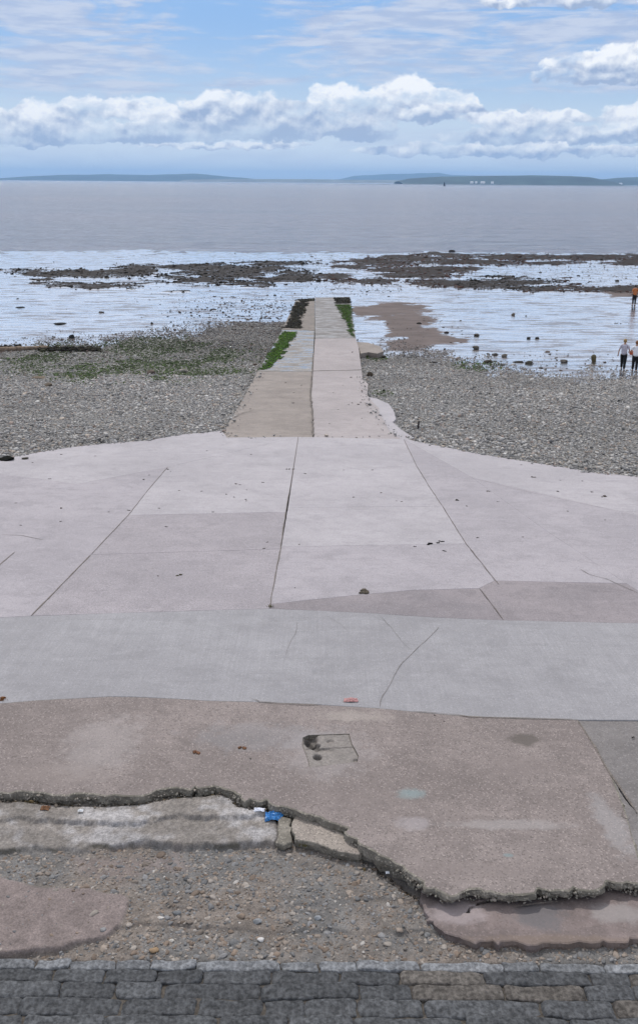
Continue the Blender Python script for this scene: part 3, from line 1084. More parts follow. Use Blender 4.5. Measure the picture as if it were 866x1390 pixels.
# ================================================================= ROUGH FOREGROUND
LO = -0.15
fx = np.arange(-3.6, 3.6, 0.0125)
fy = np.arange(5.2, 8.4, 0.0125)
FX, FY = np.meshgrid(fx, fy)
base = zc(FY) + LO - 0.02
ledge = U([(-420, 1080), (-60, 1085), (0, 1088), (250, 1075), (330, 1085), (372, 1100), (378, 1122), (374, 1143), (340, 1144), (290, 1146), (250, 1147), (200, 1142.5),
           (150, 1146), (100, 1150), (50, 1146), (0, 1147), (-200, 1150), (-420, 1150)], LO + 0.045)
wv = 0.06 * (fbm(FX * 16, FY * 16, 214, 3) - 0.5) + 0.09 * (fbm(FX * 7, FY * 7, 14, 4) - 0.5) + 0.09 * (fbm(FX * 1.7, FY * 1.7, 114, 3) - 0.5)
dl = sdist(FX, FY, ledge) + wv
lm = sstep(-0.03, 0.03, dl)
upl = U([(150, 1075), (330, 1078), (372, 1095), (345, 1108), (300, 1112), (250, 1107), (215, 1112), (170, 1118), (120, 1112), (60, 1108), (20, 1108), (-100, 1110), (-100, 1090)], LO + 0.08)
du_ = sdist(FX, FY, upl) + wv * 1.3
um = sstep(-0.02, 0.03, du_)
agg = (fbm(FX * 30, FY * 30, 15, 3) - 0.5)
FZ = base + (0.030 + 0.045 * fbm(FX * 1.3, FY * 0, 61, 3)) * lm + (0.015 + 0.05 * fbm(FX * 1.1 + 5, FY * 0, 62, 3)) * um + 0.020 * (fbm(FX * 3.2, FY * 3.2, 16, 4) - 0.5) + agg * np.where(lm > 0.5, 0.007, 0.016)
# undercut groove beneath broken slab
bd = np.abs(sdist(FX, FY, brw, False))
FZ -= 0.05 * sstep(0.07, 0.0, bd) * (FX < 1.4) * sstep(0.35, 0.6, fbm(FX * 2, FY * 2, 206, 3) + 0.1)
# pink smear of old render lower left, slightly proud
smear = U([(-420, 1195), (-60, 1178), (0, 1190), (60, 1203), (120, 1204), (165, 1212), (173, 1232), (165, 1255), (145, 1272), (60, 1288), (-100, 1300), (-420, 1300)], LO)
ds = sdist(FX, FY, smear) + 0.10 * (fbm(FX * 5, FY * 5, 18, 5) - 0.5)
sm = sstep(-0.02, 0.02, ds)
FZ += 0.018 * sm
smear2 = U([(90, 1158), (240, 1155), (260, 1180), (160, 1196), (100, 1186)], LO)
sm2 = sstep(-0.04, 0.08, sdist(FX, FY, smear2) + 0.25 * (fbm(FX * 5, FY * 5, 28, 5) - 0.5)) * 0.6
# worn ridge centre
ridge_ = np.abs(sdist(FX, FY, U([(175, 1224), (350, 1228), (450, 1222), (520, 1212), (565, 1220)], LO), False) + 0.16 * (fbm(FX * 4, FY * 4, 19, 5) - 0.5))
FZ += 0.018 * sstep(0.05, 0.0, ridge_)
FZ -= 0.02 * sstep(0.0, -0.25, FY - 5.95) * (1 - sm)
low2 = sstep(0.015, -0.015, FY - (6.08 + 0.30 * (fbm(FX * 2.2, FY * 2.2, 20, 5) - 0.5))) * (1 - sm)
FZ -= 0.022 * low2
kb = sstep(5.76, 5.70, FY + 0.03 * (fbm(FX * 3, FX * 0, 5) - 0.5))
FZ -= 0.05 * kb
n1 = fbm(FX * 1.6, FY * 1.6, 22, 5)[..., None]
n2 = fbm(FX * 9, FY * 9, 23, 4)[..., None]
n3 = fbm(FX * 45, FY * 45, 24, 3)[..., None]
tan = np.array([0.158, 0.134, 0.116])
gry = np.array([0.136, 0.129, 0.123])
c = tan * (1 - sstep(0.35, 0.65, n1)) + gry * sstep(0.35, 0.65, n1)
c = c * (0.62 + 0.75 * n2)
lw = np.array([0.37, 0.35, 0.345]) * (1 - sstep(0.35, 0.6, n1 * 0.5 + n2 * 0.5)) + np.array([0.23, 0.205, 0.185]) * sstep(0.35, 0.6, n1 * 0.5 + n2 * 0.5)
n5 = fbm(FX * 3.2, FY * 6.5, 27, 5)[..., None]
lw = lw * (0.52 + 0.60 * n5) * (0.72 + 0.5 * n3)
# shadow at the ledge toe, painted in as darker colour
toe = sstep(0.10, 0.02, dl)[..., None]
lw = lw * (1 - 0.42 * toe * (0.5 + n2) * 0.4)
c = c * (1 - lm[..., None]) + lw * lm[..., None]
pk = np.array([0.175, 0.142, 0.133]) * (0.70 + 0.6 * n2)
c = c * (1 - sm[..., None]) + pk * sm[..., None]
c = c * (1 - sm2[..., None]) + pk * sm2[..., None]
moss = (sstep(0.025, 0.0, np.abs(dl)) * 0.7 * sstep(0.52, 0.66, fbm(FX * 5, FY * 5, 26)))[..., None]
c = c * (1 - moss) + np.array([0.05, 0.045, 0.03]) * moss
c = c * (0.8 + 0.4 * n3)
me = mesh_np('rough_concrete', np.column_stack([FX.ravel(), FY.ravel(), FZ.ravel()]), grid_faces(len(fx), len(fy)), True, c.reshape(-1, 3))
tag(link('rough_concrete', me, colmat('rough_mat', 0.9, 70, 0.35, 0.006)), kind='structure')


def fz(x, y):
    i = np.clip(((x - fx[0]) / 0.0125).astype(int), 0, len(fx) - 1)
    j = np.clip(((y - fy[0]) / 0.0125).astype(int), 0, len(fy) - 1)
    return FZ[j, i]


def fmask(M, x, y):
    i = np.clip(((x - fx[0]) / 0.0125).astype(int), 0, len(fx) - 1)
    j = np.clip(((y - fy[0]) / 0.0125).astype(int), 0, len(fy) - 1)
    return M[j, i]


AGG = [(0.20, 0.195, 0.195), (0.15, 0.148, 0.148), (0.25, 0.205, 0.17), (0.28, 0.245, 0.215), (0.20, 0.15, 0.115), (0.42, 0.39, 0.36)]
AW = [4, 2.2, 5, 4, 3, 0.3]
N = 26000
x = rng.uniform(-3.2, 3.2, N)
y = rng.uniform(5.70, 7.4, N)
s_ = rng.lognormal(math.log(0.0115), 0.50, N).clip(0.004, 0.042)
keep = (fmask(lm, x, y) < 0.25) & ((fmask(sm, x, y) < 0.3) | (rng.random(N) < 0.06)) & (rng.random(N) > 0.55 * fmask(sm2, x, y))
dm = inpoly(x, y, mainw)
keep &= ~dm & (rng.random(N) < 0.35 + 0.65 * fbm(x * 2, y * 2, 55))
x, y, s_ = x[keep], y[keep], s_[keep]
P = np.column_stack([x, y, fz(x, y)])
scatter_np('aggregate_pebbles', P, s_, 0.46, pal(len(P), AGG, AW, 0.32) * 0.80, SH1, 0.25, 0.60, PB, label='small mixed pebbles exposed in the worn concrete', cat='pebbles')
# a few larger embedded stones, each its own thing
for (px, py, r_, colr, lab) in (
        (240, 1239, 0.032, (0.13, 0.135, 0.14), 'dark round cobble set in worn concrete left of centre'),
        (254, 1192, 0.026, (0.09, 0.09, 0.09), 'dark flat pebble standing proud of the pebbly concrete'),
        (233, 1271, 0.024, (0.5, 0.47, 0.42), 'pale pebble at the edge of the pink concrete patch'),
        (354, 1271, 0.028, (0.5, 0.48, 0.46), 'large white pebble near the bottom row of stones'),
        (432, 1245, 0.030, (0.22, 0.23, 0.24), 'grey oval cobble in rough concrete below the broken slab'),
        (350, 1250, 0.035, (0.2, 0.205, 0.21), 'flat blue grey cobble in rough concrete'),
        (208, 1284, 0.036, (0.25, 0.17, 0.10), 'ochre brown stone lying against the bottom row of stones')):
    p = unp(px, py, zc, LO)
    SHv, SFc = SH2
    V = SHv[random.randrange(8)] * np.array([r_ * 1.3, r_ * 0.9, r_ * 0.6])
    me = mesh_np('cobble', V, SFc, True, np.tile(np.array(colr), (len(V), 1)))
    o = link('cobble', me, PB, loc=(p.x, p.y, float(fz(np.array([p.x]), np.array([p.y]))[0]) + r_ * 0.2))
    tag(o, lab, 'stone')

# pieces of broken slab
C_T = concrete('tan_fragment', (0.30, 0.26, 0.225), (0.25, 0.215, 0.19), 0.35, 0.3, speck=0.9, blotch=2, bmpd=0.006)
fr1 = U([(400, 1106), (425, 1112), (455, 1125), (470, 1137), (500, 1152), (486, 1160.5), (460, 1158), (440, 1149), (422, 1143), (400, 1141), (397, 1125)], -0.085)
o = slab('slab_fragment', fr1, C_T, off=-0.075, thick=0.10, step=0.012, grid=0.05, inset=0.004, rough=0.004, side=BRK, side_amp=0.012, seed=9, und=0.01, kind=None, round_=0.008)
tag(o, 'tan wedge of broken concrete tucked under the slab edge', 'slab piece')
fr2 = U([(380, 1108), (396, 1112), (394, 1126), (395, 1142), (385, 1146), (375, 1143), (378, 1125)], -0.09)
o = slab('slab_fragment', fr2, BRK, off=-0.085, thick=0.08, step=0.01, grid=0.03, inset=0.003, rough=0.006, side=BRK, side_amp=0.012, seed=12, und=0.02, kind=None, round_=0.01)
tag(o, 'narrow dark grey stone block beside the tan wedge', 'slab piece')
pinkst = [ust(735, 1240, 38, 18, (0.12, 0.115, 0.12), 0.7, -0.1), ust(760, 1272, 120, 7, (0.20, 0.145, 0.10), 0.3, -0.1), ust(840, 1235, 40, 14, (0.30, 0.28, 0.27), 0.5, -0.1), ust(620, 1235, 40, 16, (0.36, 0.31, 0.31), 0.5, -0.1)]
C_K = concrete('pink_fragment', (0.215, 0.172, 0.162), (0.16, 0.13, 0.122), 0.7, 0.8, speck=0.4, blotch=2.2, stains=pinkst, bmpd=0.008)
pk1 = [(572, 1206), (570, 1218), (578, 1240), (588, 1254), (604, 1264), (622, 1268), (621, 1252), (628, 1238), (650, 1226), (690, 1217), (760, 1206), (700, 1196), (600, 1196)]
pk2 = [(622, 1268.5), (645, 1279), (700, 1277), (724, 1280), (760, 1276), (800, 1279), (866, 1274), (960, 1276), (960, 1205), (866, 1190), (800, 1190), (762, 1206), (690, 1218), (652, 1227), (630, 1239), (623, 1253)]
for pts_, sd_, lab in ((pk1, 14, 'pale pink corner piece of broken concrete cracked off the larger one'), (pk2, 15, 'long pinkish broken slab with a dark stain, under the slab edge at right')):
    o = slab('slab_fragment', U(pts_, -0.12), C_K, off=-0.124, thick=0.11, step=0.012, grid=0.06, inset=0.003, rough=0.018, side=C_K, side_amp=0.016, seed=sd_, und=0.014, kind=None, round_=0.012)
    tag(o, lab, 'slab piece')

# rubble and grit under the broken edge
E = resample(brw, 0.02, False)
N = 1500
k = rng.integers(0, len(E), N)
x = E[k, 0] + rng.normal(0, 0.03, N)
y = E[k, 1] - np.abs(rng.normal(0.02, 0.035, N))
ok = (x > -3.2) & (x < 3.2) & ~inpoly(x, y, mainw)
x, y = x[ok], y[ok]
P = np.column_stack([x, y, fz(x, y)])
scatter_np('grit', P, rng.lognormal(math.log(0.007), 0.5, len(P)).clip(0.003, 0.025), 0.6, pal(len(P), [(0.06, 0.05, 0.04), (0.16, 0.13, 0.10), (0.25, 0.22, 0.2), (0.10, 0.07, 0.03)], [4, 4, 2, 1]), SH1, 0.5, 0.2, PB,
           label='loose grit and crumbs below the broken slab edge', cat='grit')

N = 900
k = rng.integers(0, len(E) - 1, N)
dep = rng.uniform(0.02, 0.10, N)
P = np.column_stack([E[k, 0] + rng.normal(0, 0.006, N), E[k, 1] - 0.012, zc(E[k, 1]) - dep])
P = P[(P[:, 0] > -3.4) & (P[:, 0] < 3.4)]
scatter_np('edge_aggregate', P, rng.lognormal(math.log(0.010), 0.4, len(P)).clip(0.005, 0.022), 0.8, pal(len(P), [(0.22, 0.2, 0.17), (0.13, 0.12, 0.10), (0.3, 0.26, 0.22)], [3, 3, 1.5]), SH1, 0.6, 0.5, PB,
           label='stones showing in the broken face of the big slab', cat='aggregate')

# row of stones at the bottom
STM = colmat('kerb_stone_mat', 0.9, 26, 0.6, 0.02, 0.12)


def stone_block(w, d, h, seed, col):
    r = np.random.default_rng(seed)
    bm = bmesh.new()
    bmesh.ops.create_cube(bm, size=1)
    bmesh.ops.subdivide_edges(bm, edges=bm.edges[:], cuts=7, use_grid_fill=True)
    V = np.array([v.co[:] for v in bm.verts]) * 2
    Fq = np.array([[v.index for v in f.verts] for f in bm.faces])
    bm.free()
    # superellipsoid rounding
    q = np.array([18.0, 12.0, 9.0])
    n = (np.abs(V) ** q).sum(1) ** (1 / 12.0)
    V = V / np.maximum(n, 0.6)[:, None]
    V = V * np.array([w, d, h]) / 2
    o_ = r.uniform(0, 50)
    V[:, 0] += (fbm(V[:, 1] * 9 + o_, V[:, 2] * 9, seed, 3) - 0.5) * 0.05
    V[:, 1] += (fbm(V[:, 0] * 7 + o_, V[:, 2] * 9, seed + 1, 3) - 0.5) * 0.05
    V[:, 2] += (fbm(V[:, 0] * 8 + o_, V[:, 1] * 12, seed + 2, 4) - 0.5) * 0.03
    nn = fbm(V[:, 0] * 10 + o_, V[:, 1] * 22, seed + 4, 5)
    c = np.array(col)[None] * (0.7 + 0.6 * nn)[:, None]
    return mesh_np('kerb_stone', V, Fq, True, c)


yy = 5.705
row = 0
rs = np.random.default_rng(5)
while yy > 4.35:
    dd = [0.095, 0.13, 0.15, 0.16, 0.17, 0.18, 0.19, 0.2, 0.2, 0.2][row]
    x = -3.6 + rs.uniform(0, 0.3)
    while x < 3.6:
        w = float(rs.choice([0.28, 0.38, 0.5, 0.62, 0.8]) * rs.uniform(0.9, 1.1))
        sc = rs.uniform(0.8, 1.15)
        colr = tuple(np.array([0.165, 0.168, 0.175]) * sc * (1 if rs.random() > 0.15 else np.array([1.25, 1.1, 0.95])))
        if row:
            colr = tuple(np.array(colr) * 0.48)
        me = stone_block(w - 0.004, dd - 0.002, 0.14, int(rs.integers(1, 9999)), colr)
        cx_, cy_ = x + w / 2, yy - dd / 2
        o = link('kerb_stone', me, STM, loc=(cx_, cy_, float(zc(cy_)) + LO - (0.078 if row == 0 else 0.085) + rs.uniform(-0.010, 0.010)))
        o.rotation_euler = (rs.normal(0, 0.02), rs.normal(0, 0.012), rs.normal(0, 0.012))
        if row == 0:
            tag(o, 'narrow blue grey stone in the row nearest the rough concrete', 'kerb stone', 'top row of bottom edge stones')
        else:
            tag(o, 'blue grey rectangular stone in the courses at the bottom edge', 'kerb stone', 'lower courses of bottom edge stones')
        x += w
    yy -= dd
    row += 1
me = mesh_np('mortar_bed', [(-6, 4.0, float(zc(4.0)) + LO - 0.032), (6, 4.0, float(zc(4.0)) + LO - 0.032), (6, 5.69, float(zc(5.69)) + LO - 0.036), (-6, 5.69, float(zc(5.69)) + LO - 0.036)], [[0, 1, 2, 3]], False)
tag(link('mortar_bed', me, simple('mortar', (0.07, 0.06, 0.05), 0.95, 0.4, 30, 0.01)), kind='structure')

# ================================================================= SLIPWAY
C_SL = concrete('slip_light', (0.37, 0.328, 0.322), (0.315, 0.28, 0.275), 0.3, 0.4, speck=0.5)
C_ST = concrete('slip_tan', (0.29, 0.25, 0.222), (0.23, 0.198, 0.178), 0.5, 0.7, speck=0.7, blotch=0.8)


def slip_wet(name, a, b, fac):
    m = concrete(name, a, b, 0.5, 0.6, speck=0.5, blotch=0.9)
    t = NT(m.node_tree)
    p = [n for n in t.n if n.type == 'BSDF_PRINCIPLED'][0]
    tc = [n for n in t.n if n.type == 'TEX_COORD'][0]
    co = tc.outputs['Object']
    n = t.noise(t.mapping(co, (0.6, 1.8, 1)), 1.5, 7, 0.65)
    w = t.ramp(n, 0.47, 0.56, 0, fac)
    t.put(p.inputs['Roughness'], t.math('SUBTRACT', 0.85, t.math('MULTIPLY', w, 0.72)))
    t.put(p.inputs['Specular IOR Level'], t.math('ADD', 0.3, t.math('MULTIPLY', w, 0.7)))
    return m


C_SW = slip_wet('slip_worn', (0.26, 0.235, 0.215), (0.20, 0.18, 0.165), 1.0)
C_SG = slip_wet('slip_grey', (0.21, 0.19, 0.18), (0.15, 0.138, 0.13), 0.6)
C_SE = concrete('slip_end', (0.24, 0.205, 0.18), (0.17, 0.15, 0.13), 0.5, 0.7, speck=0.7, blotch=1.2)
L_near = [(308, 596.5), (303, 587), (313, 568), (325, 549), (336, 529), (349, 504), (424, 503.5), (423, 520), (421.5, 537), (424, 560), (425.5, 596.5)]
L_mid = [(349, 503.5), (383, 447.5), (427, 448), (426, 470), (424, 503)]
L_far = [(383, 447), (401, 408), (414, 406), (427.3, 404), (427.3, 447.5)]
R_near = [(426, 596.5), (424.5, 560), (422, 537), (423.5, 520), (424.5, 503.5), (491, 502), (493, 514), (500, 521), (499, 536), (506, 545), (513, 552), (516, 562), (522, 571), (527, 582), (534, 589), (548, 597.5)]
R_mid = [(424.5, 503), (426.5, 470), (427.4, 459.5), (483, 458.5), (487, 472), (491, 501.5)]
R_far = [(427.4, 459), (427.6, 404), (475, 402.5), (478, 429), (483, 458)]
for i, (pts_, mt, dz_) in enumerate(((L_near, C_ST, -0.02), (L_mid, C_SW, -0.03), (L_far, C_SE, -0.03), (R_near, C_SL, -0.012), (R_mid, C_SL, -0.008), (R_far, C_SG, -0.02))):
    slab('slipway', U(pts_), mt, off=dz_ + (0.0 if i not in (0, 3) else 0.0), thick=0.8, inset=0.012, rough=0.02, step=0.15, grid=0.8, seed=50 + i, und=0.004, side=BRK, side_amp=0.0)
# broken side pad
slab('slipway', U([(484, 464), (500, 465), (516, 470), (521, 477), (512, 480), (500, 478), (489, 480)], -0.15), C_ST, off=-0.15, thick=0.3, inset=0.01, rough=0.04, step=0.12, grid=0.5, seed=61)
slab('slipway', U([(494, 538), (512, 541), (528, 548), (534, 556), (538, 568), (534, 573), (545, 583), (562, 594), (550, 599), (526, 592), (516, 582), (510, 571), (506, 562), (502, 552)], -0.03), C_L, off=-0.03, thick=0.3, inset=0.01, rough=0.05, step=0.08, grid=0.5, seed=62)

# cracks filled with dirt and weed
CR = []


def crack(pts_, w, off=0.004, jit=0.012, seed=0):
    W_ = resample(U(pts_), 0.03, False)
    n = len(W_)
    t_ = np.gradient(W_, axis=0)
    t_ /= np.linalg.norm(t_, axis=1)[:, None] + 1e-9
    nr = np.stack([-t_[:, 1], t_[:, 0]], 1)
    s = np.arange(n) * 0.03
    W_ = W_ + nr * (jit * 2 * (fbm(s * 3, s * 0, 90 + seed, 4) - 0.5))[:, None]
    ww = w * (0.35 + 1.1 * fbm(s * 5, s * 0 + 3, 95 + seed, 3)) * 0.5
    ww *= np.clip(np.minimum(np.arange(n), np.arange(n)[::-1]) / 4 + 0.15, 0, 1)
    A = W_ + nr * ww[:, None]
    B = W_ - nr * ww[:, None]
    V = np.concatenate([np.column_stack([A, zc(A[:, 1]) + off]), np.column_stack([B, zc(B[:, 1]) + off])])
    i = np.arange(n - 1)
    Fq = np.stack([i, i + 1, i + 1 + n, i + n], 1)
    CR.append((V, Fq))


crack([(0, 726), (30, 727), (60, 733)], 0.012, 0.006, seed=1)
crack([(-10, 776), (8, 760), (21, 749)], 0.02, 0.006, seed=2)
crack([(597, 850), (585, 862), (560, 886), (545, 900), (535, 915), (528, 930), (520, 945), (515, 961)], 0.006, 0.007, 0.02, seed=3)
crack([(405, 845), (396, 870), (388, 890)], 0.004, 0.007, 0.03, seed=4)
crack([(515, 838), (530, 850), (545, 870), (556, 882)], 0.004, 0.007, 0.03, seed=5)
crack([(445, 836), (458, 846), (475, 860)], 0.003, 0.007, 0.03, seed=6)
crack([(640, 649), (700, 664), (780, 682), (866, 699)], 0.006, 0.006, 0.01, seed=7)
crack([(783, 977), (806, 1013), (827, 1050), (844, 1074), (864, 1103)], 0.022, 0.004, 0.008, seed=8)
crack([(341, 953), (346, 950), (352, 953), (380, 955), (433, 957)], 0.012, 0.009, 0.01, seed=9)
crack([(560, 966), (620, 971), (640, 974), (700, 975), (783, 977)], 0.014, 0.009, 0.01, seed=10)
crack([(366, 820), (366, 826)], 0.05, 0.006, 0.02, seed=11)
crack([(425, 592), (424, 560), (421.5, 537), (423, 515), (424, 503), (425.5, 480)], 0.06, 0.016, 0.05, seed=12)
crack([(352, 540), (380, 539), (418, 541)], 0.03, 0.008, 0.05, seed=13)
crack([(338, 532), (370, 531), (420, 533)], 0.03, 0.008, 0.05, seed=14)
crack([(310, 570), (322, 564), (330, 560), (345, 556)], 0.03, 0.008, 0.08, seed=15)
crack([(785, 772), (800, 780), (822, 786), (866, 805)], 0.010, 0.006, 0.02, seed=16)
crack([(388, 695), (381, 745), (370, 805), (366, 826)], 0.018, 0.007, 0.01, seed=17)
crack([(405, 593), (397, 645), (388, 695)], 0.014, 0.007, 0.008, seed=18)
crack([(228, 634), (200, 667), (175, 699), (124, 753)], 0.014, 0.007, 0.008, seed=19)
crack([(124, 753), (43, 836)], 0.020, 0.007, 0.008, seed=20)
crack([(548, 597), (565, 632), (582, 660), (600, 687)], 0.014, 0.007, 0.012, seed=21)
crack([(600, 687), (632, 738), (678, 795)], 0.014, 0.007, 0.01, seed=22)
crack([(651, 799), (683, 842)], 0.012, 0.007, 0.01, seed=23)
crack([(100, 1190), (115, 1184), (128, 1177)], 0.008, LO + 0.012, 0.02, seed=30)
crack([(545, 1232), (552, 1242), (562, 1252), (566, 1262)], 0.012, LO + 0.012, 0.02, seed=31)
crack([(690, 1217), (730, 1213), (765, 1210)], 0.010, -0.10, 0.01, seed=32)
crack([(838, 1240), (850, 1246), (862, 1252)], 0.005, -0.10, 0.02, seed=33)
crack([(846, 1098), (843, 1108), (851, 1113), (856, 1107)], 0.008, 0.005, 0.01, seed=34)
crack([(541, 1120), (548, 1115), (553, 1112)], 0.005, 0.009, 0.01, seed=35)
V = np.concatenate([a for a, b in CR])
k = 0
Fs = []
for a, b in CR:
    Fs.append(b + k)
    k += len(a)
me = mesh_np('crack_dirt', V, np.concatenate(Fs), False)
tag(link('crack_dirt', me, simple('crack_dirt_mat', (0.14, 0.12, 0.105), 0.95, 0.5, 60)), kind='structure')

# ================================================================= SHINGLE
apr = U(FAR_L + FAR_R[1:] + [(1200, 900), (-420, 900)])
slipw = U([(303, 587), (349, 504), (401, 408), (427, 404), (475, 403), (483, 458), (491, 501), (500, 521), (499, 536), (513, 552), (522, 571), (534, 588)])
slip_all = U([(306, 594), (303, 587), (349, 504), (401, 408), (427, 404), (475, 403), (483, 458), (491, 501), (499, 536), (522, 571), (548, 596)])


def gz_at(x, y):
    """height of the beach sheet"""
    z = zbeach(y) + sstep(60, 46, y) * 0.10 * (fbm(x * 0.35, y * 0.35, 3) - 0.5) + sstep(60, 70, y) * 0.07 * (fbm(x * 0.10, y * 0.05, 4) - 0.5)
    return z


PEB = [(0.36, 0.345, 0.33), (0.26, 0.25, 0.245), (0.46, 0.43, 0.40), (0.15, 0.145, 0.14), (0.38, 0.32, 0.265), (0.55, 0.53, 0.50), (0.29, 0.225, 0.19)]
PW = [5, 5, 2.6, 3, 1.5, 0.4, 1]
N = 520000
x = rng.uniform(-26, 26, N)
y = 22 + 50 * rng.random(N) ** 1.25
z = gz_at(x, y)
px, py = proj(x, y, z)
v = shinglev(px, py)
pr = sstep(-1.2, 1.0, v)
keep = (px > -90) & (px < 960) & (rng.random(N) < pr)
dA = sdist(x, y, apr)
keep &= dA < rng.normal(0.0, 0.08, N)
dS = sdist(x, y, slip_all)
keep &= dS < np.where(rng.random(N) < 0.22, rng.random(N) ** 2 * 0.45 * (y < 46), -0.02)
x, y, z, px, py, dA, dS = [q[keep] for q in (x, y, z, px, py, dA, dS)]
z = np.where(dA > -0.03, zc(y), z)
z = np.where(dS > 0, zc(y) + 0.01, z)
size = rng.lognormal(math.log(0.030), 0.45, len(x)).clip(0.014, 0.13)
cols = pal(len(x), PEB, PW, 0.28)
tone = 0.72 + 0.5 * fbm(x * 0.35, y * 0.22, 171, 4)
wrack = sstep(0.35, 0.0, np.abs(y - 38.5 - 2.0 * (fbm(x * 0.15, x * 0, 6) - 0.5) * 2)) * (rng.random(len(x)) < 0.22)
cols = cols * (tone * 0.90 * (1 - 0.75 * wrack))[:, None]
size = size * (0.75 + 0.55 * fbm(x * 0.2, y * 0.5, 172, 3))
# lower, weedier part
g = sstep(0.40, 0.60, fbm(x * 0.5, y * 0.35, 70, 5)) * sstep(-0.1, 0.35, ell(px, py, 190, 488, 215, 36))
g2 = sstep(0.0, 0.5, ell(px, py, 650, 496, 45, 10)) * 0.7 + sstep(0.0, 0.5, ell(px, py, 512, 484, 22, 8)) + 0.6 * sstep(0, 0.5, ell(px, py, 520, 534, 20, 6))
gm = (rng.random(len(x)) < np.clip(g * 0.95 + g2 + 0.25 * sstep(0, 0.5, ell(px, py, 190, 485, 220, 32)), 0, 1))
cols[gm] = pal(int(gm.sum()), [(0.05, 0.085, 0.018), (0.08, 0.115, 0.03), (0.04, 0.05, 0.02)], [2, 1, 2], 0.3)
wetz = sstep(512, 462, py + 20 * (fbm(px * 0.02, py * 0.05, 5) - 0.5))
cols = cols * (1 - 0.42 * wetz)[:, None]
br = (rng.random(len(x)) < 0.15 * wetz) & ~gm
cols[br] = pal(int(br.sum()), [(0.12, 0.085, 0.065), (0.09, 0.06, 0.05)], [1, 1])
print('pebbles', len(x))
scatter_np('shingle', np.column_stack([x, y, z]), size, 0.55, cols, SH0, 0.4, 0.25, PB, label='grey pebbles of the shingle beach', cat='shingle')

# stones and weed lumps over the flats and the reefs
N = 300000
x = rng.uniform(-72, 72, N)
y = 50 + 104 * rng.random(N)
z = gz_at(x, y)
px, py = proj(x, y, z)
rv = reefv(px, py)
near_slip = sstep(0.0, 0.6, ell(px, py, 340, 428, 130, 34)) * 0.32 + sstep(0, 0.6, ell(px, py, 330, 405, 200, 40)) * 0.03
band = 0.05 * sstep(0.0, 0.5, ell(px, py, 650, 368, 420, 36)) + 0.10 * sstep(0, 0.5, ell(px, py, 480, 388, 110, 18))
rstone = 0.10 * sstep(0.0, 0.6, ell(px, py, 720, 492, 190, 22)) + 0.05 * sstep(0, 0.5, ell(px, py, 570, 450, 80, 28)) + 0.08 * sstep(0, 0.6, ell(px, py, 150, 472, 200, 22))
pr = np.clip(sstep(-0.2, 0.4, rv) * 0.85 + near_slip + band + rstone + 0.0025, 0, 1)
pr *= 0.35 + 0.9 * fbm(x * 0.5, y * 0.3, 81, 4)
pr *= sstep(154, 146, y)
keep = (px > -80) & (px < 950) & (rng.random(N) < pr) & (sdist(x, y, slip_all) < -0.05)
x, y, z, px, py, rv = [q[keep] for q in (x, y, z, px, py, rv)]
onr = rv > 0.05
size = rng.lognormal(math.log(0.062), 0.5, len(x)).clip(0.03, 0.30) * np.where(onr, 1.45, 1.0)
cols = pal(len(x), [(0.05, 0.045, 0.04), (0.09, 0.07, 0.06), (0.03, 0.025, 0.022), (0.14, 0.12, 0.11)], [4, 3, 3, 1], 0.3)
blk = onr & (((px < 440) | (ell(px, py, 690, 384, 75, 11) > 0)))
cols[blk] = pal(int(blk.sum()), [(0.010, 0.009, 0.008), (0.02, 0.018, 0.014), (0.05, 0.04, 0.032)], [4, 3, 1], 0.3)
brn = onr & ~blk
cols[brn] = pal(int(brn.sum()), [(0.075, 0.045, 0.038), (0.045, 0.032, 0.028), (0.13, 0.09, 0.075), (0.03, 0.026, 0.022)], [4, 3, 1, 2], 0.3)
z = z + np.where(onr, 0.05, 0.0)
print('flat stones', len(x))
scatter_np('reef_stones', np.column_stack([x, y, z]), size, 0.38, cols, SH0, 0.2, 0.42, PBW, label='weed covered stones and low rock over the wet flats', cat='stones')

# green algae and black weed on the slipway: little tufts
def tufts(name, region, N, cols_, wts, size_, label, off=0.0, seed=0, edge=0.5):
    P = np.array(U(region, off))
    x = rng.uniform(P[:, 0].min(), P[:, 0].max(), N)
    y = rng.uniform(P[:, 1].min(), P[:, 1].max(), N)
    d = sdist(x, y, P) + edge * (fbm(x * 1.1, y * 0.8, 33 + seed, 4) - 0.5) * 2 + 0.35 * (fbm(x * 5, y * 3, 43 + seed, 3) - 0.5)
    keep = (d > 0.03) & (rng.random(N) < 0.25 + sstep(0.0, 0.35, d))
    x, y = x[keep], y[keep]
    s = rng.lognormal(math.log(size_), 0.35, len(x))
    scatter_np(name, np.column_stack([x, y, zc(y) + off + 0.0 * x]), s, 0.14, pal(len(x), cols_, wts, 0.4), SH0, 0.2, 0.35, WEED, elong=0.7, label=label, cat='algae')


GRN = [(0.055, 0.115, 0.012), (0.035, 0.075, 0.012), (0.09, 0.15, 0.025), (0.03, 0.04, 0.015)]
tufts('green_algae', [(349, 502.5), (383, 450), (404, 450), (402, 459), (392, 468), (386, 478), (380, 490), (372, 497), (362, 502)], 15000, GRN, [3, 4, 1, 3], 0.042, 'bright green algae growing along the left side of the slipway', -0.008, 1, 0.22)
tufts('green_algae', [(454, 413), (477, 413), (482, 458), (474, 455), (470, 440), (462, 428)], 13000, GRN, [2, 4, 0.6, 4], 0.04, 'green algae along the right edge of the slipway end', 0.002, 2, 0.2)
BLK = [(0.014, 0.013, 0.010), (0.028, 0.024, 0.018), (0.05, 0.05, 0.03)]
tufts('black_seaweed', [(385, 445), (402, 410), (420, 411), (412, 425), (408, 446)], 8000, BLK, [4, 3, 1], 0.06, 'black seaweed matted on the left of the slipway end', -0.008, 3, 0.35)
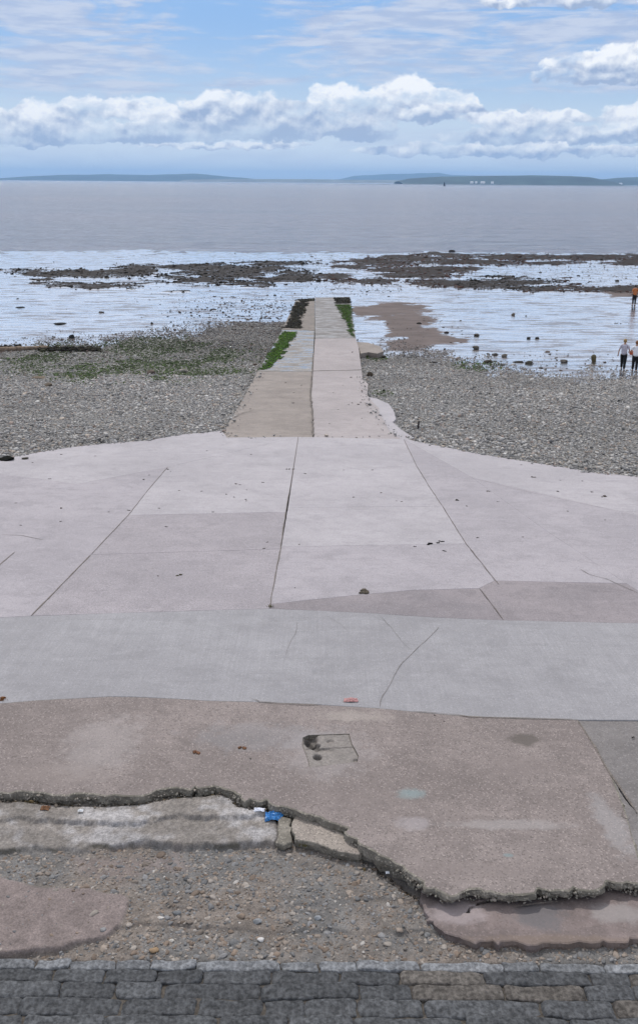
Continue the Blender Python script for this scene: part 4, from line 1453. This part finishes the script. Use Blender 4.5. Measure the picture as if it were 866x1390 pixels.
tufts('black_seaweed', [(453, 404), (475, 403.5), (477, 412), (456, 412)], 4000, BLK, [4, 3, 1], 0.07, 'black seaweed at the far right corner of the slipway', 0.002, 4, 0.15)
tufts('black_seaweed', [(402, 406.5), (427, 404.5), (427, 408), (410, 411)], 2500, BLK, [4, 3, 1], 0.07, 'black seaweed along the far left end of the slipway', -0.008, 5, 0.2)


# boulders: things
def boulder(px, py, w, h, col, label, group=None, tall=False, prof=zbeach, name='boulder', mat=PBW):
    p = unp(px, py, prof, 0.0)
    D = (p - Vector((0, 0, CAMH))).length
    r_ = w / 2 * D / F
    rh = h / 2 * D / F
    SHv, SFc = SH2
    V = SHv[random.randrange(8)] * np.array([r_, r_ * 0.8, max(rh * (0.75 if h < w else 1), 0.02)])
    a = random.uniform(0, 6.28)
    V = V * 1.12
    n = fbm(V[:, 0] * 6 + px, V[:, 1] * 6 + V[:, 2] * 8, 4, 4)
    me = mesh_np(name, V, SFc, True, np.array(col)[None] * (0.6 + 0.8 * n)[:, None])
    o = link(name, me, mat, loc=(p.x, p.y, p.z + rh * 0.45))
    tag(o, label, 'stone', group)
    return o


for (px, py, w, h, c, lab) in (
        (645.5, 474, 11, 7, (0.10, 0.09, 0.075), 'rounded olive boulder right of the slipway on wet sand'),
        (672, 482, 9, 5, (0.09, 0.08, 0.075), 'dark stone just left of a paired stone on the wet sand'),
        (684, 484, 11, 6, (0.11, 0.095, 0.08), 'flat brown boulder, right one of a pair on wet sand'),
        (663, 492, 13, 6, (0.05, 0.045, 0.035), 'dark flat boulder at the shingle edge'),
        (717, 494, 14, 7, (0.055, 0.05, 0.04), 'wide dark weedy boulder by the shingle edge'),
        (765, 492, 11, 6, (0.10, 0.09, 0.08), 'grey brown boulder between the dark one and the tall one'),
        (805, 491, 8, 12, (0.10, 0.085, 0.05), 'tall upright ochre boulder near the walkers'),
        (696, 428, 7, 5, (0.11, 0.09, 0.07), 'lone small boulder far out on the wet sand'),
        (606, 452, 7, 4, (0.05, 0.04, 0.04), 'small dark stone beside the brown sand patch'),
        (647, 456, 8, 5, (0.08, 0.07, 0.06), 'brown stone standing above the olive boulder'),
        (729, 460, 6, 4, (0.04, 0.04, 0.04), 'small black stone, right of two in mid sand'),
        (717, 460, 5, 4, (0.04, 0.04, 0.04), 'small black stone, left of two in mid sand'),
        (569, 440, 7, 4, (0.05, 0.045, 0.04), 'dark stone on the brown sand by the slipway'),
        (98, 459, 8, 8, (0.03, 0.03, 0.03), 'round black boulder on the left shore edge'),
        (206, 508, 12, 9, (0.14, 0.11, 0.09), 'brown boulder in the green shingle at left'),
        (250, 505, 13, 9, (0.24, 0.22, 0.19), 'pale round boulder in the green shingle at left'),
        (66, 524, 15, 8, (0.16, 0.13, 0.10), 'brown boulder low on the left shingle'),
        (55, 514, 20, 6, (0.15, 0.12, 0.09), 'long flat brown boulder at far left shingle'),
        (207, 440, 4, 4, (0.04, 0.04, 0.04), 'small black stone on the sunlit wet sand'),
        (82, 440, 17, 3, (0.03, 0.03, 0.03), 'low black weedy rock alone on the left flats'),
        (28, 418, 12, 3, (0.03, 0.03, 0.03), 'low dark weedy rock on the far left flats'),
        (613, 342, 8, 4, (0.02, 0.02, 0.02), 'black rock standing at the water line'),
        (520, 486, 5, 5, (0.05, 0.045, 0.035), 'dark stone beside the mossy side pad of the slipway'),
        (502, 511, 8, 8, (0.07, 0.055, 0.04), 'brown stone against the right side of the slipway'),
        (837, 382, 6, 3, (0.04, 0.035, 0.03), 'dark stone in the far pool at right')):
    boulder(px, py, w, h, c, lab)

for (px, py) in ((18, 621),):
    boulder(px - 8, 624, 26, 9, (0.012, 0.012, 0.010), 'black clump of seaweed on the apron edge at far left', name='seaweed_clump', prof=zc, mat=WEED)
    boulder(34, 623, 10, 4, (0.06, 0.055, 0.045), 'small brown stone beside the black seaweed at far left', prof=zc)

# scraps of seaweed and stones lying on the concrete
def scrap(px, py, w, col, label, group=None, name='seaweed_scrap', n=5):
    p = unp(px, py)
    D = (p - Vector((0, 0, CAMH))).length
    r_ = w / 2 * D / F
    Vs, Fs_ = [], []
    SHv, SFc = SH0
    k = 0
    for i in range(n):
        q = SHv[random.randrange(10)] * np.array([r_ * random.uniform(.3, .6), r_ * random.uniform(.25, .5), r_ * random.uniform(.12, .25)])
        ang = random.uniform(0, 6.28)
        c_, s__ = math.cos(ang), math.sin(ang)
        q = np.column_stack([q[:, 0] * c_ - q[:, 1] * s__, q[:, 0] * s__ + q[:, 1] * c_, q[:, 2]])
        q += np.array([random.uniform(-.6, .6) * r_, random.uniform(-.5, .5) * r_, r_ * 0.1])
        Vs.append(q)
        Fs_.append(SFc + k)
        k += len(q)
    V = np.concatenate(Vs)
    me = mesh_np(name, V, np.concatenate(Fs_), True, np.tile(np.array(col), (len(V), 1)))
    o = link(name, me, WEED, loc=p)
    tag(o, label, 'seaweed', group)


spots = [(227, 637, 7), (232, 640, 3), (68, 650, 6), (22, 683, 4), (82, 690, 7), (29, 713, 5), (83, 708, 5), (175, 693, 7), (148, 695, 4), (216, 690, 5), (244, 666, 5), (195, 651, 6),
         (203, 645, 4), (321, 657, 7), (326, 658, 4), (357, 655, 5), (335, 665, 3), (307, 671, 5), (318, 675, 5), (335, 678, 6), (335, 680, 5), (274, 667, 4), (289, 695, 5), (226, 715, 6),
         (363, 736, 5), (359, 745, 7), (406, 739, 5), (400, 798, 4), (391, 637, 8), (398, 637, 6), (414, 643, 6), (505, 638, 5), (480, 675, 5), (517, 669, 5), (619, 679, 10), (633, 687, 5),
         (662, 667, 7), (707, 631, 4), (724, 648, 9), (818, 674, 12), (822, 674, 5), (756, 667, 7), (760, 652, 4), (790, 653, 4), (803, 668, 5), (770, 694, 4), (820, 706, 4), (648, 730, 5),
         (709, 729, 5), (676, 681, 4), (545, 681, 4), (466, 638, 4), (484, 594, 5), (514, 592, 4), (538, 680, 3), (341, 617, 4), (281, 612, 4), (130, 619, 4), (84, 617, 5), (45, 628, 4),
         (357, 513, 3), (398, 547, 5), (476, 512, 6), (478, 547, 4), (486, 549, 5), (489, 546, 5), (473, 549, 4), (340, 555, 4), (388, 519, 4), (410, 523, 4), (399, 533, 3), (478, 478, 5), (315, 588, 5),
         (465, 523, 3), (452, 533, 3), (322, 592, 4), (491, 568, 3), (459, 556, 3), (447, 575, 3)]
for (px, py, w) in spots:
    scrap(px, py, w * 0.9, random.choice([(0.02, 0.018, 0.015), (0.05, 0.04, 0.035), (0.08, 0.065, 0.055)]), 'small dark scrap of seaweed or grit lying on the pale concrete', 'dark scraps scattered over the apron and slipway')
for (px, py, w, lab) in ((584, 739, 13, 'black seaweed scrap, left end of the row of scraps on the apron'), (593, 737, 9, 'black seaweed scrap second in the row on the apron'),
                         (599, 735, 10, 'largest black seaweed scrap in the row on the apron'), (603, 748, 6, 'small scrap below the row of black seaweed'), (563, 742, 5, 'tiny scrap left of the row of black seaweed')):
    scrap(px, py, w, (0.01, 0.01, 0.01), lab)
scrap(243, 781, 10, (0.05, 0.045, 0.02), 'wispy olive scrap of weed on the left apron panel')
scrap(215, 782, 4, (0.05, 0.04, 0.03), 'tiny dark crumb left of the wispy weed scrap')
scrap(4, 949, 16, (0.16, 0.07, 0.03), 'rusty brown dried weed at the left end of the grey band')
scrap(267, 1021, 16, (0.15, 0.075, 0.045), 'brown dried leaf lying left on the broken slab')
scrap(329, 1015, 14, (0.14, 0.075, 0.045), 'thin brown dried leaf left of the concrete patch')
scrap(341, 1030, 4, (0.03, 0.03, 0.03), 'black crumb below the thin brown leaf')
scrap(859, 1001, 7, (0.01, 0.01, 0.01), 'black crumb on the right hand slab')
scrap(590, 971, 4, (0.01, 0.01, 0.01), 'black crumb just below the grey band')
scrap(602, 979, 4, (0.01, 0.01, 0.01), 'lower one of two black crumbs below the grey band')
scrap(497, 804, 24, (0.10, 0.085, 0.065), 'brown grit heap on the joint of the middle panel', n=7)

# post in the shingle
p = unp(567, 583, zbeach)
bm = bmesh.new()
r_ = bmesh.ops.create_cone(bm, segments=8, radius1=0.04, radius2=0.03, depth=0.34, cap_ends=True)
bmesh.ops.translate(bm, verts=bm.verts, vec=(0, 0, 0.12))
for v in bm.verts:
    if v.co.z > 0.2:
        v.co.x += 0.02
        v.co.z += random.uniform(-0.02, 0.02)
me = bpy.data.meshes.new('wooden_stake')
bm.to_mesh(me)
bm.free()
tag(link('wooden_stake', me, simple('stake_wood', (0.035, 0.03, 0.03), 0.9, 0.3, 30), loc=p), 'short dark stake standing in the shingle right of the slipway', 'stake')

# old timber on the left shore, with weed on it
a = unp(-30, 478, zbeach)
b = unp(66, 474, zbeach)
n_ = 26
Vt = []
seg = 10
L = (b - a)
for i in range(n_):
    f_ = i / (n_ - 1)
    c0 = a + L * f_
    rad = 0.19 * (1 - 0.25 * f_) * (0.9 + 0.3 * random.random())
    for j in range(seg):
        an = 2 * math.pi * j / seg
        Vt.append((c0.x, c0.y + rad * math.cos(an), c0.z + 0.10 + rad * math.sin(an) * 0.9))
Fq = []
for i in range(n_ - 1):
    for j in range(seg):
        Fq.append((i * seg + j, i * seg + (j + 1) % seg, (i + 1) * seg + (j + 1) % seg, (i + 1) * seg + j))
me = mesh_np('driftwood_log', Vt, Fq, True)
tag(link('driftwood_log', me, simple('log_mat', (0.19, 0.14, 0.10), 0.9, 0.4, 6, 0.02)), 'long weathered brown timber lying on the left shore edge', 'driftwood')
for (cx_, cy_, rx_, nn_, lab) in ((95, 475, 42, 260, 'black seaweed heap trailing from the end of the timber'), (10, 473, 20, 70, 'black seaweed on top of the weathered timber')):
    pts_ = []
    for i in range(nn_):
        q = unp(cx_ + random.uniform(-rx_, rx_), cy_ + random.gauss(0, 1.3), zbeach)
        pts_.append((q.x, q.y, q.z + 0.03))
    scatter_np('seaweed_heap', np.array(pts_), rng.uniform(0.08, 0.2, nn_), 0.5, pal(nn_, BLK, [4, 3, 1]), SH0, 0.4, 0.2, WEED, label=lab, cat='seaweed', kind=None)


# ================================================================= LITTER
def crumple(name, px, py, w, d, h, col, label, cat, off, seed, rough=0.35, var=0.2, trans=0.0):
    p = unp(px, py, zc, off)
    r = np.random.default_rng(seed)
    n = 26
    gx_, gy_ = np.meshgrid(np.linspace(-1, 1, n), np.linspace(-1, 1, n))
    rr = np.hypot(gx_, gy_)
    sq = np.maximum(np.abs(gx_), np.abs(gy_)) / np.maximum(rr, 1e-6)
    X = gx_ * (0.75 + 0.25 / np.maximum(sq, 1)) * w / 2 * (1 + 0.35 * (fbm(gx_ * 1.7 + seed, gy_ * 1.7, seed) - 0.5))
    Y = gy_ * d / 2 * (1 + 0.4 * (fbm(gx_ * 1.7 + 9, gy_ * 1.7 + seed, seed + 1) - 0.5))
    cr_ = np.abs(fbm(gx_ * 2.6 + seed, gy_ * 2.6, seed + 2, 4) - 0.5) * 2.6
    Z = h * (np.clip(1 - rr ** 2 * 0.75, 0, 1) * 0.8 + cr_ * 0.7) + 0.004
    me = mesh_np(name, np.column_stack([X.ravel(), Y.ravel(), Z.ravel()]), grid_faces(n, n), False)
    mt = simple(name + '_mat', col, rough, var, 40, 0.0, 0.5)
    o = link(name, me, mt, loc=p)
    sol = o.modifiers.new('thick', 'SOLIDIFY')
    sol.thickness = 0.002
    tag(o, label, cat)
    return o


crumple('plastic_bag', 372, 1110, 0.165, 0.12, 0.045, (0.03, 0.17, 0.42), 'crumpled bright blue plastic wrapper under the broken slab edge', 'litter', -0.10, 3, 0.3, 0.5)
crumple('paper_scrap', 352, 1100, 0.10, 0.05, 0.018, (0.75, 0.76, 0.82), 'small white paper scrap left of the blue wrapper', 'litter', -0.07, 5, 0.6, 0.1)
crumple('wrapper', 476, 951, 0.165, 0.085, 0.022, (0.40, 0.20, 0.19), 'faded pink wrapper lying on the grey band', 'litter', 0.006, 7, 0.6, 0.3)
crumple('paper_scrap', 110, 1101, 0.05, 0.035, 0.014, (0.7, 0.7, 0.7), 'tiny white scrap on the ledge near the dry grass', 'litter', -0.08, 9, 0.6, 0.1)
crumple('paper_scrap', 526, 1185, 0.035, 0.03, 0.012, (0.7, 0.72, 0.75), 'tiny white scrap at the foot of the diagonal slab edge', 'litter', -0.14, 10, 0.6, 0.1)
crumple('leaf', 62, 1098, 0.085, 0.06, 0.03, (0.24, 0.12, 0.06), 'curled tan leaf below the slab edge at left', 'leaf', -0.09, 11, 0.8, 0.3)


# tufts of weed in the crevices
def weed_tuft(px, py, n, h, col, label, off=-0.12):
    p = unp(px, py, zc, off)
    V, Fs_ = [], []
    for i in range(n):
        a_ = random.uniform(0, 6.28)
        l = h * random.uniform(0.5, 1.1)
        bx, by = random.gauss(0, 0.025), random.gauss(0, 0.012)
        dx, dy = math.cos(a_) * l * 0.6, math.sin(a_) * l * 0.5
        w_ = 0.003
        k = len(V)
        V += [(bx - w_, by, 0), (bx + w_, by, 0), (bx + dx * .5 + w_ * .7, by + dy * .5, l * .7), (bx + dx * .5 - w_ * .7, by + dy * .5, l * .7), (bx + dx, by + dy, l * 0.85), (bx + dx, by + dy + .001, l * 0.85)]
        Fs_ += [(k, k + 1, k + 2, k + 3), (k + 3, k + 2, k + 4, k + 5)]
    me = mesh_np('weed_tuft', V, Fs_, False)
    tag(link('weed_tuft', me, simple('tuft_mat', col, 0.8, 0.4, 60), loc=p), label, 'plant')


weed_tuft(42, 1093, 70, 0.05, (0.10, 0.07, 0.025), 'brown green weed tuft under the slab edge at far left')
weed_tuft(16, 1092, 30, 0.03, (0.07, 0.07, 0.025), 'small weed tuft left of the brown one')
weed_tuft(3, 951, 24, 0.05, (0.22, 0.10, 0.04), 'dry rusty grass sprouting at the end of the grey band', 0.0)
weed_tuft(367, 824, 20, 0.04, (0.10, 0.09, 0.03), 'tiny weed in the joint where centre panels meet', 0.0)
weed_tuft(412, 1148, 26, 0.03, (0.09, 0.08, 0.03), 'moss tuft in the crack below the tan wedge')


# ================================================================= BEACON
p = unp(603, 250, lambda y: np.zeros_like(np.asarray(y, float)), 0) if False else None
d = ray(603, 247.5)
t_ = 3000 / d.y
bx_ = d.x * t_
root = empty('beacon_tower', (bx_, 3000, 0))
tag(root, 'small dark beacon tower standing in the sea near the horizon', 'beacon')


def lathe(name, prof_, mat, parent, seg=20):
    V = []
    for r_, z_ in prof_:
        for j in range(seg):
            an = 2 * math.pi * j / seg
            V.append((r_ * math.cos(an), r_ * math.sin(an), z_))
    Fq = []
    for i in range(len(prof_) - 1):
        for j in range(seg):
            Fq.append((i * seg + j, i * seg + (j + 1) % seg, (i + 1) * seg + (j + 1) % seg, (i + 1) * seg + j))
    return link(name, mesh_np(name, V, Fq, True), mat, parent)


BM = simple('beacon_mat', (0.03, 0.03, 0.035), 0.8, 0.2, 1)
lathe('base', [(0, -2), (4.2, -2), (4.0, 1.5), (3.2, 1.8), (0, 1.8)], BM, root)
lathe('tower', [(0, 1.8), (2.6, 1.8), (2.0, 8.5), (2.5, 8.7), (2.5, 9.1), (0, 9.1)], BM, root)
lathe('lantern', [(0, 9.1), (1.3, 9.1), (1.3, 11.2), (1.5, 11.3), (0.2, 12.4), (0, 12.6)], BM, root)


# ================================================================= PEOPLE
def skin_obj(name, joints, edges, mat, parent, sub=1, rootv=0):
    me = bpy.data.meshes.new(name)
    me.from_pydata([j[:3] for j in joints], edges, [])
    o = link(name, me, mat, parent)
    md = o.modifiers.new('skin', 'SKIN')
    md.use_smooth_shade = True
    sv = me.skin_vertices[0].data
    for i, j in enumerate(joints):
        r_ = j[3]
        sv[i].radius = (r_ if isinstance(r_, (int, float)) else r_[0], r_ if isinstance(r_, (int, float)) else r_[1])
        sv[i].use_root = (i == rootv)
    s_ = o.modifiers.new('sub', 'SUBSURF')
    s_.levels = sub
    s_.render_levels = sub + 1
    return o


SKIN = simple('skin', (0.42, 0.25, 0.18), 0.6, 0.1, 20)
BLACKC = simple('black_cloth', (0.012, 0.012, 0.014), 0.85, 0.3, 30)
SHOE = simple('shoe', (0.05, 0.045, 0.045), 0.7, 0.2, 30)


def head_mesh(name, c, r_, parent, mat, face=-1):
    V, Fc = ico(3)
    V = V.copy()
    # chin taper, face with brow, nose, eye hollows; face looks along y*face
    fy_ = V[:, 1] * face
    V[:, 0] *= 0.78 * (1 - 0.22 * np.clip(-V[:, 2], 0, 1))
    V[:, 1] *= 0.92
    nose = np.exp(-((V[:, 0] / 0.12) ** 2 + ((V[:, 2] + 0.12) / 0.22) ** 2)) * (fy_ > 0.5)
    V[:, 1] += face * 0.22 * nose
    for sx_ in (-0.3, 0.3):
        eye = np.exp(-(((V[:, 0] - sx_) / 0.12) ** 2 + ((V[:, 2] - 0.05) / 0.1) ** 2)) * (fy_ > 0.5)
        V[:, 1] -= face * 0.10 * eye
    ear = np.exp(-(((V[:, 1]) / 0.15) ** 2 + ((V[:, 2] + 0.02) / 0.22) ** 2)) * (np.abs(V[:, 0]) > 0.6)
    V[:, 0] += np.sign(V[:, 0]) * 0.12 * ear
    V[:, 2] *= 1.1
    V = V * r_ + np.array(c)
    return link(name, mesh_np(name, V, Fc, True), mat, parent)


def person(px, py, height, rz, label, shirt, hair, stride, arms, trousers=BLACKC, legs_bare=False, hatcol=None, group=None):
    p = unp(px, py, lambda y: gz_at(np.zeros(1), np.asarray(y, float))[0] if np.ndim(y) else float(gz_at(np.zeros(1), np.array([y]))[0]))
    root = empty('person', p, rz)
    tag(root, label, 'person', group)
    k = height / 1.75
    sl, sr = stride                      # forward offset of left/right foot
    def J(x_, y_, z_, r_):
        rr_ = r_ * k if isinstance(r_, (int, float)) else (r_[0] * k, r_[1] * k)
        return (x_ * k, y_ * k, z_ * k, rr_)
    # body: continuous figure, facing -y locally... faces +y
    j = [J(0, 0, 0.95, (0.13, 0.10)), J(0, 0, 1.12, (0.115, 0.085)), J(0, 0.01, 1.32, (0.14, 0.09)), J(0, 0, 1.44, (0.09, 0.07)), J(0, 0.01, 1.52, 0.05), J(0, 0.02, 1.60, 0.055)]
    e = [(0, 1), (1, 2), (2, 3), (3, 4), (4, 5)]
    for s_, off_ in ((-1, sl), (1, sr)):
        b0 = len(j)
        j += [J(0.09 * s_, 0.0, 0.88, 0.085), J(0.095 * s_, off_ * 0.55 + 0.03, 0.48, 0.055), J(0.10 * s_, off_, 0.09, 0.036), J(0.105 * s_, off_ + 0.13, 0.035, 0.03)]
        e += [(0, b0), (b0, b0 + 1), (b0 + 1, b0 + 2), (b0 + 2, b0 + 3)]
    hands = []
    for s_, (ex, ey, ez, hx_, hy_, hz_) in zip((-1, 1), arms):
        b0 = len(j)
        j += [J(0.18 * s_, 0, 1.40, 0.05), J(ex, ey, ez, 0.038), J(hx_, hy_, hz_, 0.026), J(hx_ + (hx_ - ex) * 0.18, hy_ + (hy_ - ey) * 0.18, hz_ + (hz_ - ez) * 0.18, (0.034, 0.016))]
        e += [(3, b0), (b0, b0 + 1), (b0 + 1, b0 + 2), (b0 + 2, b0 + 3)]
        # fingers as short chains
        dv = Vector((hx_ - ex, hy_ - ey, hz_ - ez)).normalized()
        sdv = dv.cross(Vector((0, 1, 0))).normalized() if abs(dv.y) < 0.9 else Vector((1, 0, 0))
        b1 = len(j) - 1
        h0 = Vector(j[b1][:3]) / k
        for fi in range(4):
            q = h0 + dv * (0.06 + 0.012 * (1 if fi in (1, 2) else 0)) + sdv * (fi - 1.5) * 0.02
            j.append(J(q.x, q.y + 0.01, q.z, 0.008))
            e.append((b1, len(j) - 1))
        q = h0 + dv * 0.01 + sdv * 0.05
        j.append(J(q.x, q.y, q.z, 0.009))
        e.append((b1 - 1, len(j) - 1))
    body = skin_obj('body', j, e, SKIN, root, 1)
    head_mesh('head', (0, 0.03 * k, 1.64 * k), 0.105 * k, root, SKIN, 1)
    # hair / hat
    V, Fc = ico(3)
    V = V[:, :] * np.array([0.098, 0.118, 0.115]) * k
    V = V * (1 + 0.10 * (fbm(V[:, 0] * 60, V[:, 2] * 60 + V[:, 1] * 40, 3)[:, None] - 0.5))
    front = V[:, 1] > 0.05 * k
    V[front & (V[:, 2] < 0.06 * k), 1] = 0.04 * k
    V = V + np.array([0, 0.01, 1.672]) * k
    link('hair', mesh_np('hair', V, Fc, True), hair, root)
    # shirt: torso and short sleeves
    js = [J(0, 0, 0.84, (0.18, 0.14)), J(0, 0, 1.06, (0.17, 0.13)), J(0, 0.01, 1.32, (0.19, 0.13)), J(0, 0, 1.45, (0.11, 0.09))]
    es = [(0, 1), (1, 2), (2, 3)]
    for s_, (ex, ey, ez, hx_, hy_, hz_) in zip((-1, 1), arms):
        b0 = len(js)
        js += [J(0.18 * s_, 0, 1.40, 0.068), J(0.18 * s_ + (ex - 0.18 * s_) * 0.75, ey * 0.75, 1.40 + (ez - 1.40) * 0.75, 0.062)]
        es += [(3, b0), (b0, b0 + 1)]
    skin_obj('shirt', js, es, shirt, root, 1)
    # trousers or shorts
    jt = [J(0, 0, 1.02, (0.165, 0.125))]
    et = []
    for s_, off_ in ((-1, sl), (1, sr)):
        b0 = len(jt)
        jt.append(J(0.09 * s_, 0, 0.86, 0.12))
        et.append((0, b0))
        jt.append(J(0.095 * s_, off_ * 0.55 + 0.03, 0.50, 0.088))
        et.append((b0, b0 + 1))
        if not legs_bare:
            jt.append(J(0.10 * s_, off_ * 0.97, 0.12, 0.066))
            et.append((b0 + 1, b0 + 2))
    skin_obj('trousers', jt, et, trousers, root, 1)
    for s_, off_ in ((-1, sl), (1, sr)):
        V, Fc = ico(2)
        V = V * np.array([0.05, 0.135, 0.045]) * k
        V[:, 2] = np.maximum(V[:, 2], -0.03 * k)
        V = V + np.array([0.103 * s_, off_ + 0.06, 0.035]) * k
        link('shoe', mesh_np('shoe', V, Fc, True), SHOE, root)
    return root


HAIR1 = simple('hair_blonde', (0.30, 0.20, 0.09), 0.8, 0.3, 40)
HAIR2 = simple('hair_auburn', (0.20, 0.09, 0.04), 0.8, 0.3, 40)
HAIR3 = simple('hair_dark', (0.03, 0.02, 0.015), 0.8, 0.3, 40)
ORANGE = simple('orange_top', (0.42, 0.14, 0.045), 0.8, 0.2, 20)
LILAC = simple('lilac_shirt', (0.45, 0.43, 0.50), 0.85, 0.2, 20)
WHITE = simple('white_shirt', (0.75, 0.75, 0.78), 0.85, 0.08, 20)
person(859.5, 415, 1.85, R(8), 'person in an orange top and black trousers standing far out on wet sand', ORANGE, HAIR3, (0.02, -0.02),
       ((-0.27, 0.02, 1.14, -0.22, 0.16, 0.98), (0.27, 0.02, 1.14, 0.20, 0.15, 1.0)))
pB = person(844, 503, 1.72, R(-25), 'fair haired person in a lilac grey shirt and black trousers walking', LILAC, HAIR1, (0.26, -0.22),
            ((-0.27, -0.06, 1.12, -0.31, 0.0, 0.88), (0.27, 0.06, 1.14, 0.22, 0.24, 1.02)))
pC = person(860, 505, 1.68, R(-20), 'auburn haired person in a white T shirt holding an orange bag', WHITE, HAIR2, (0.05, -0.08),
            ((-0.29, 0.03, 1.16, -0.24, 0.22, 1.08), (0.28, 0.0, 1.14, 0.27, 0.06, 0.90)))
# orange bag held by the third person
bm = bmesh.new()
bmesh.ops.create_cube(bm, size=1)
bmesh.ops.bevel(bm, geom=bm.edges[:], offset=0.15, segments=2, affect='EDGES')
for v in bm.verts:
    v.co = Vector((v.co.x * 0.20, v.co.y * 0.10, v.co.z * 0.24))
    if v.co.z > 0.05:
        v.co.x *= 0.75
me = bpy.data.meshes.new('bag')
bm.to_mesh(me)
bm.free()
o = link('bag', me, simple('bag_orange', (0.45, 0.10, 0.04), 0.7, 0.2, 20), loc=pC.matrix_world @ Vector((0, 0, 0)))
o.location = Vector(pC.location) + Matrix.Rotation(R(-20), 3, 'Z') @ Vector((-0.25, 0.27, 1.0))
tag(o, 'small orange bag held by the person in white', 'bag')

# a few white buildings on the far shore
WB = simple('far_white', (0.75, 0.74, 0.72), 0.8, 0.05, 0.1)
for (px, w_) in ((640, 60), (646, 40), (655, 90), (668, 50), (806, 70), (815, 60), (831, 50), (842, 80)):
    d = ray(px, 244.5 + (px - 433) * 0.0075)
    Y_ = 5800 if px < 700 else 7400
    t_ = Y_ / d.y
    bm = bmesh.new()
    bmesh.ops.create_cube(bm, size=1)
    for v in bm.verts:
        v.co = Vector((v.co.x * w_ * 0.28, v.co.y * 14, (v.co.z + 0.5) * 8))
    top = [f for f in bm.faces if f.normal.z > 0.9][0]
    r_ = bmesh.ops.extrude_face_region(bm, geom=[top])
    vs = [v for v in r_['geom'] if isinstance(v, bmesh.types.BMVert)]
    for v in vs:
        v.co.z += 4
        v.co.y *= 0.1
    me = bpy.data.meshes.new('distant_building')
    bm.to_mesh(me)
    bm.free()
    o = link('distant_building', me, WB, loc=(d.x * t_, Y_, 6))
    tag(o, 'tiny white building on the far shore below the wooded hills', 'building', 'white buildings on the far shore')
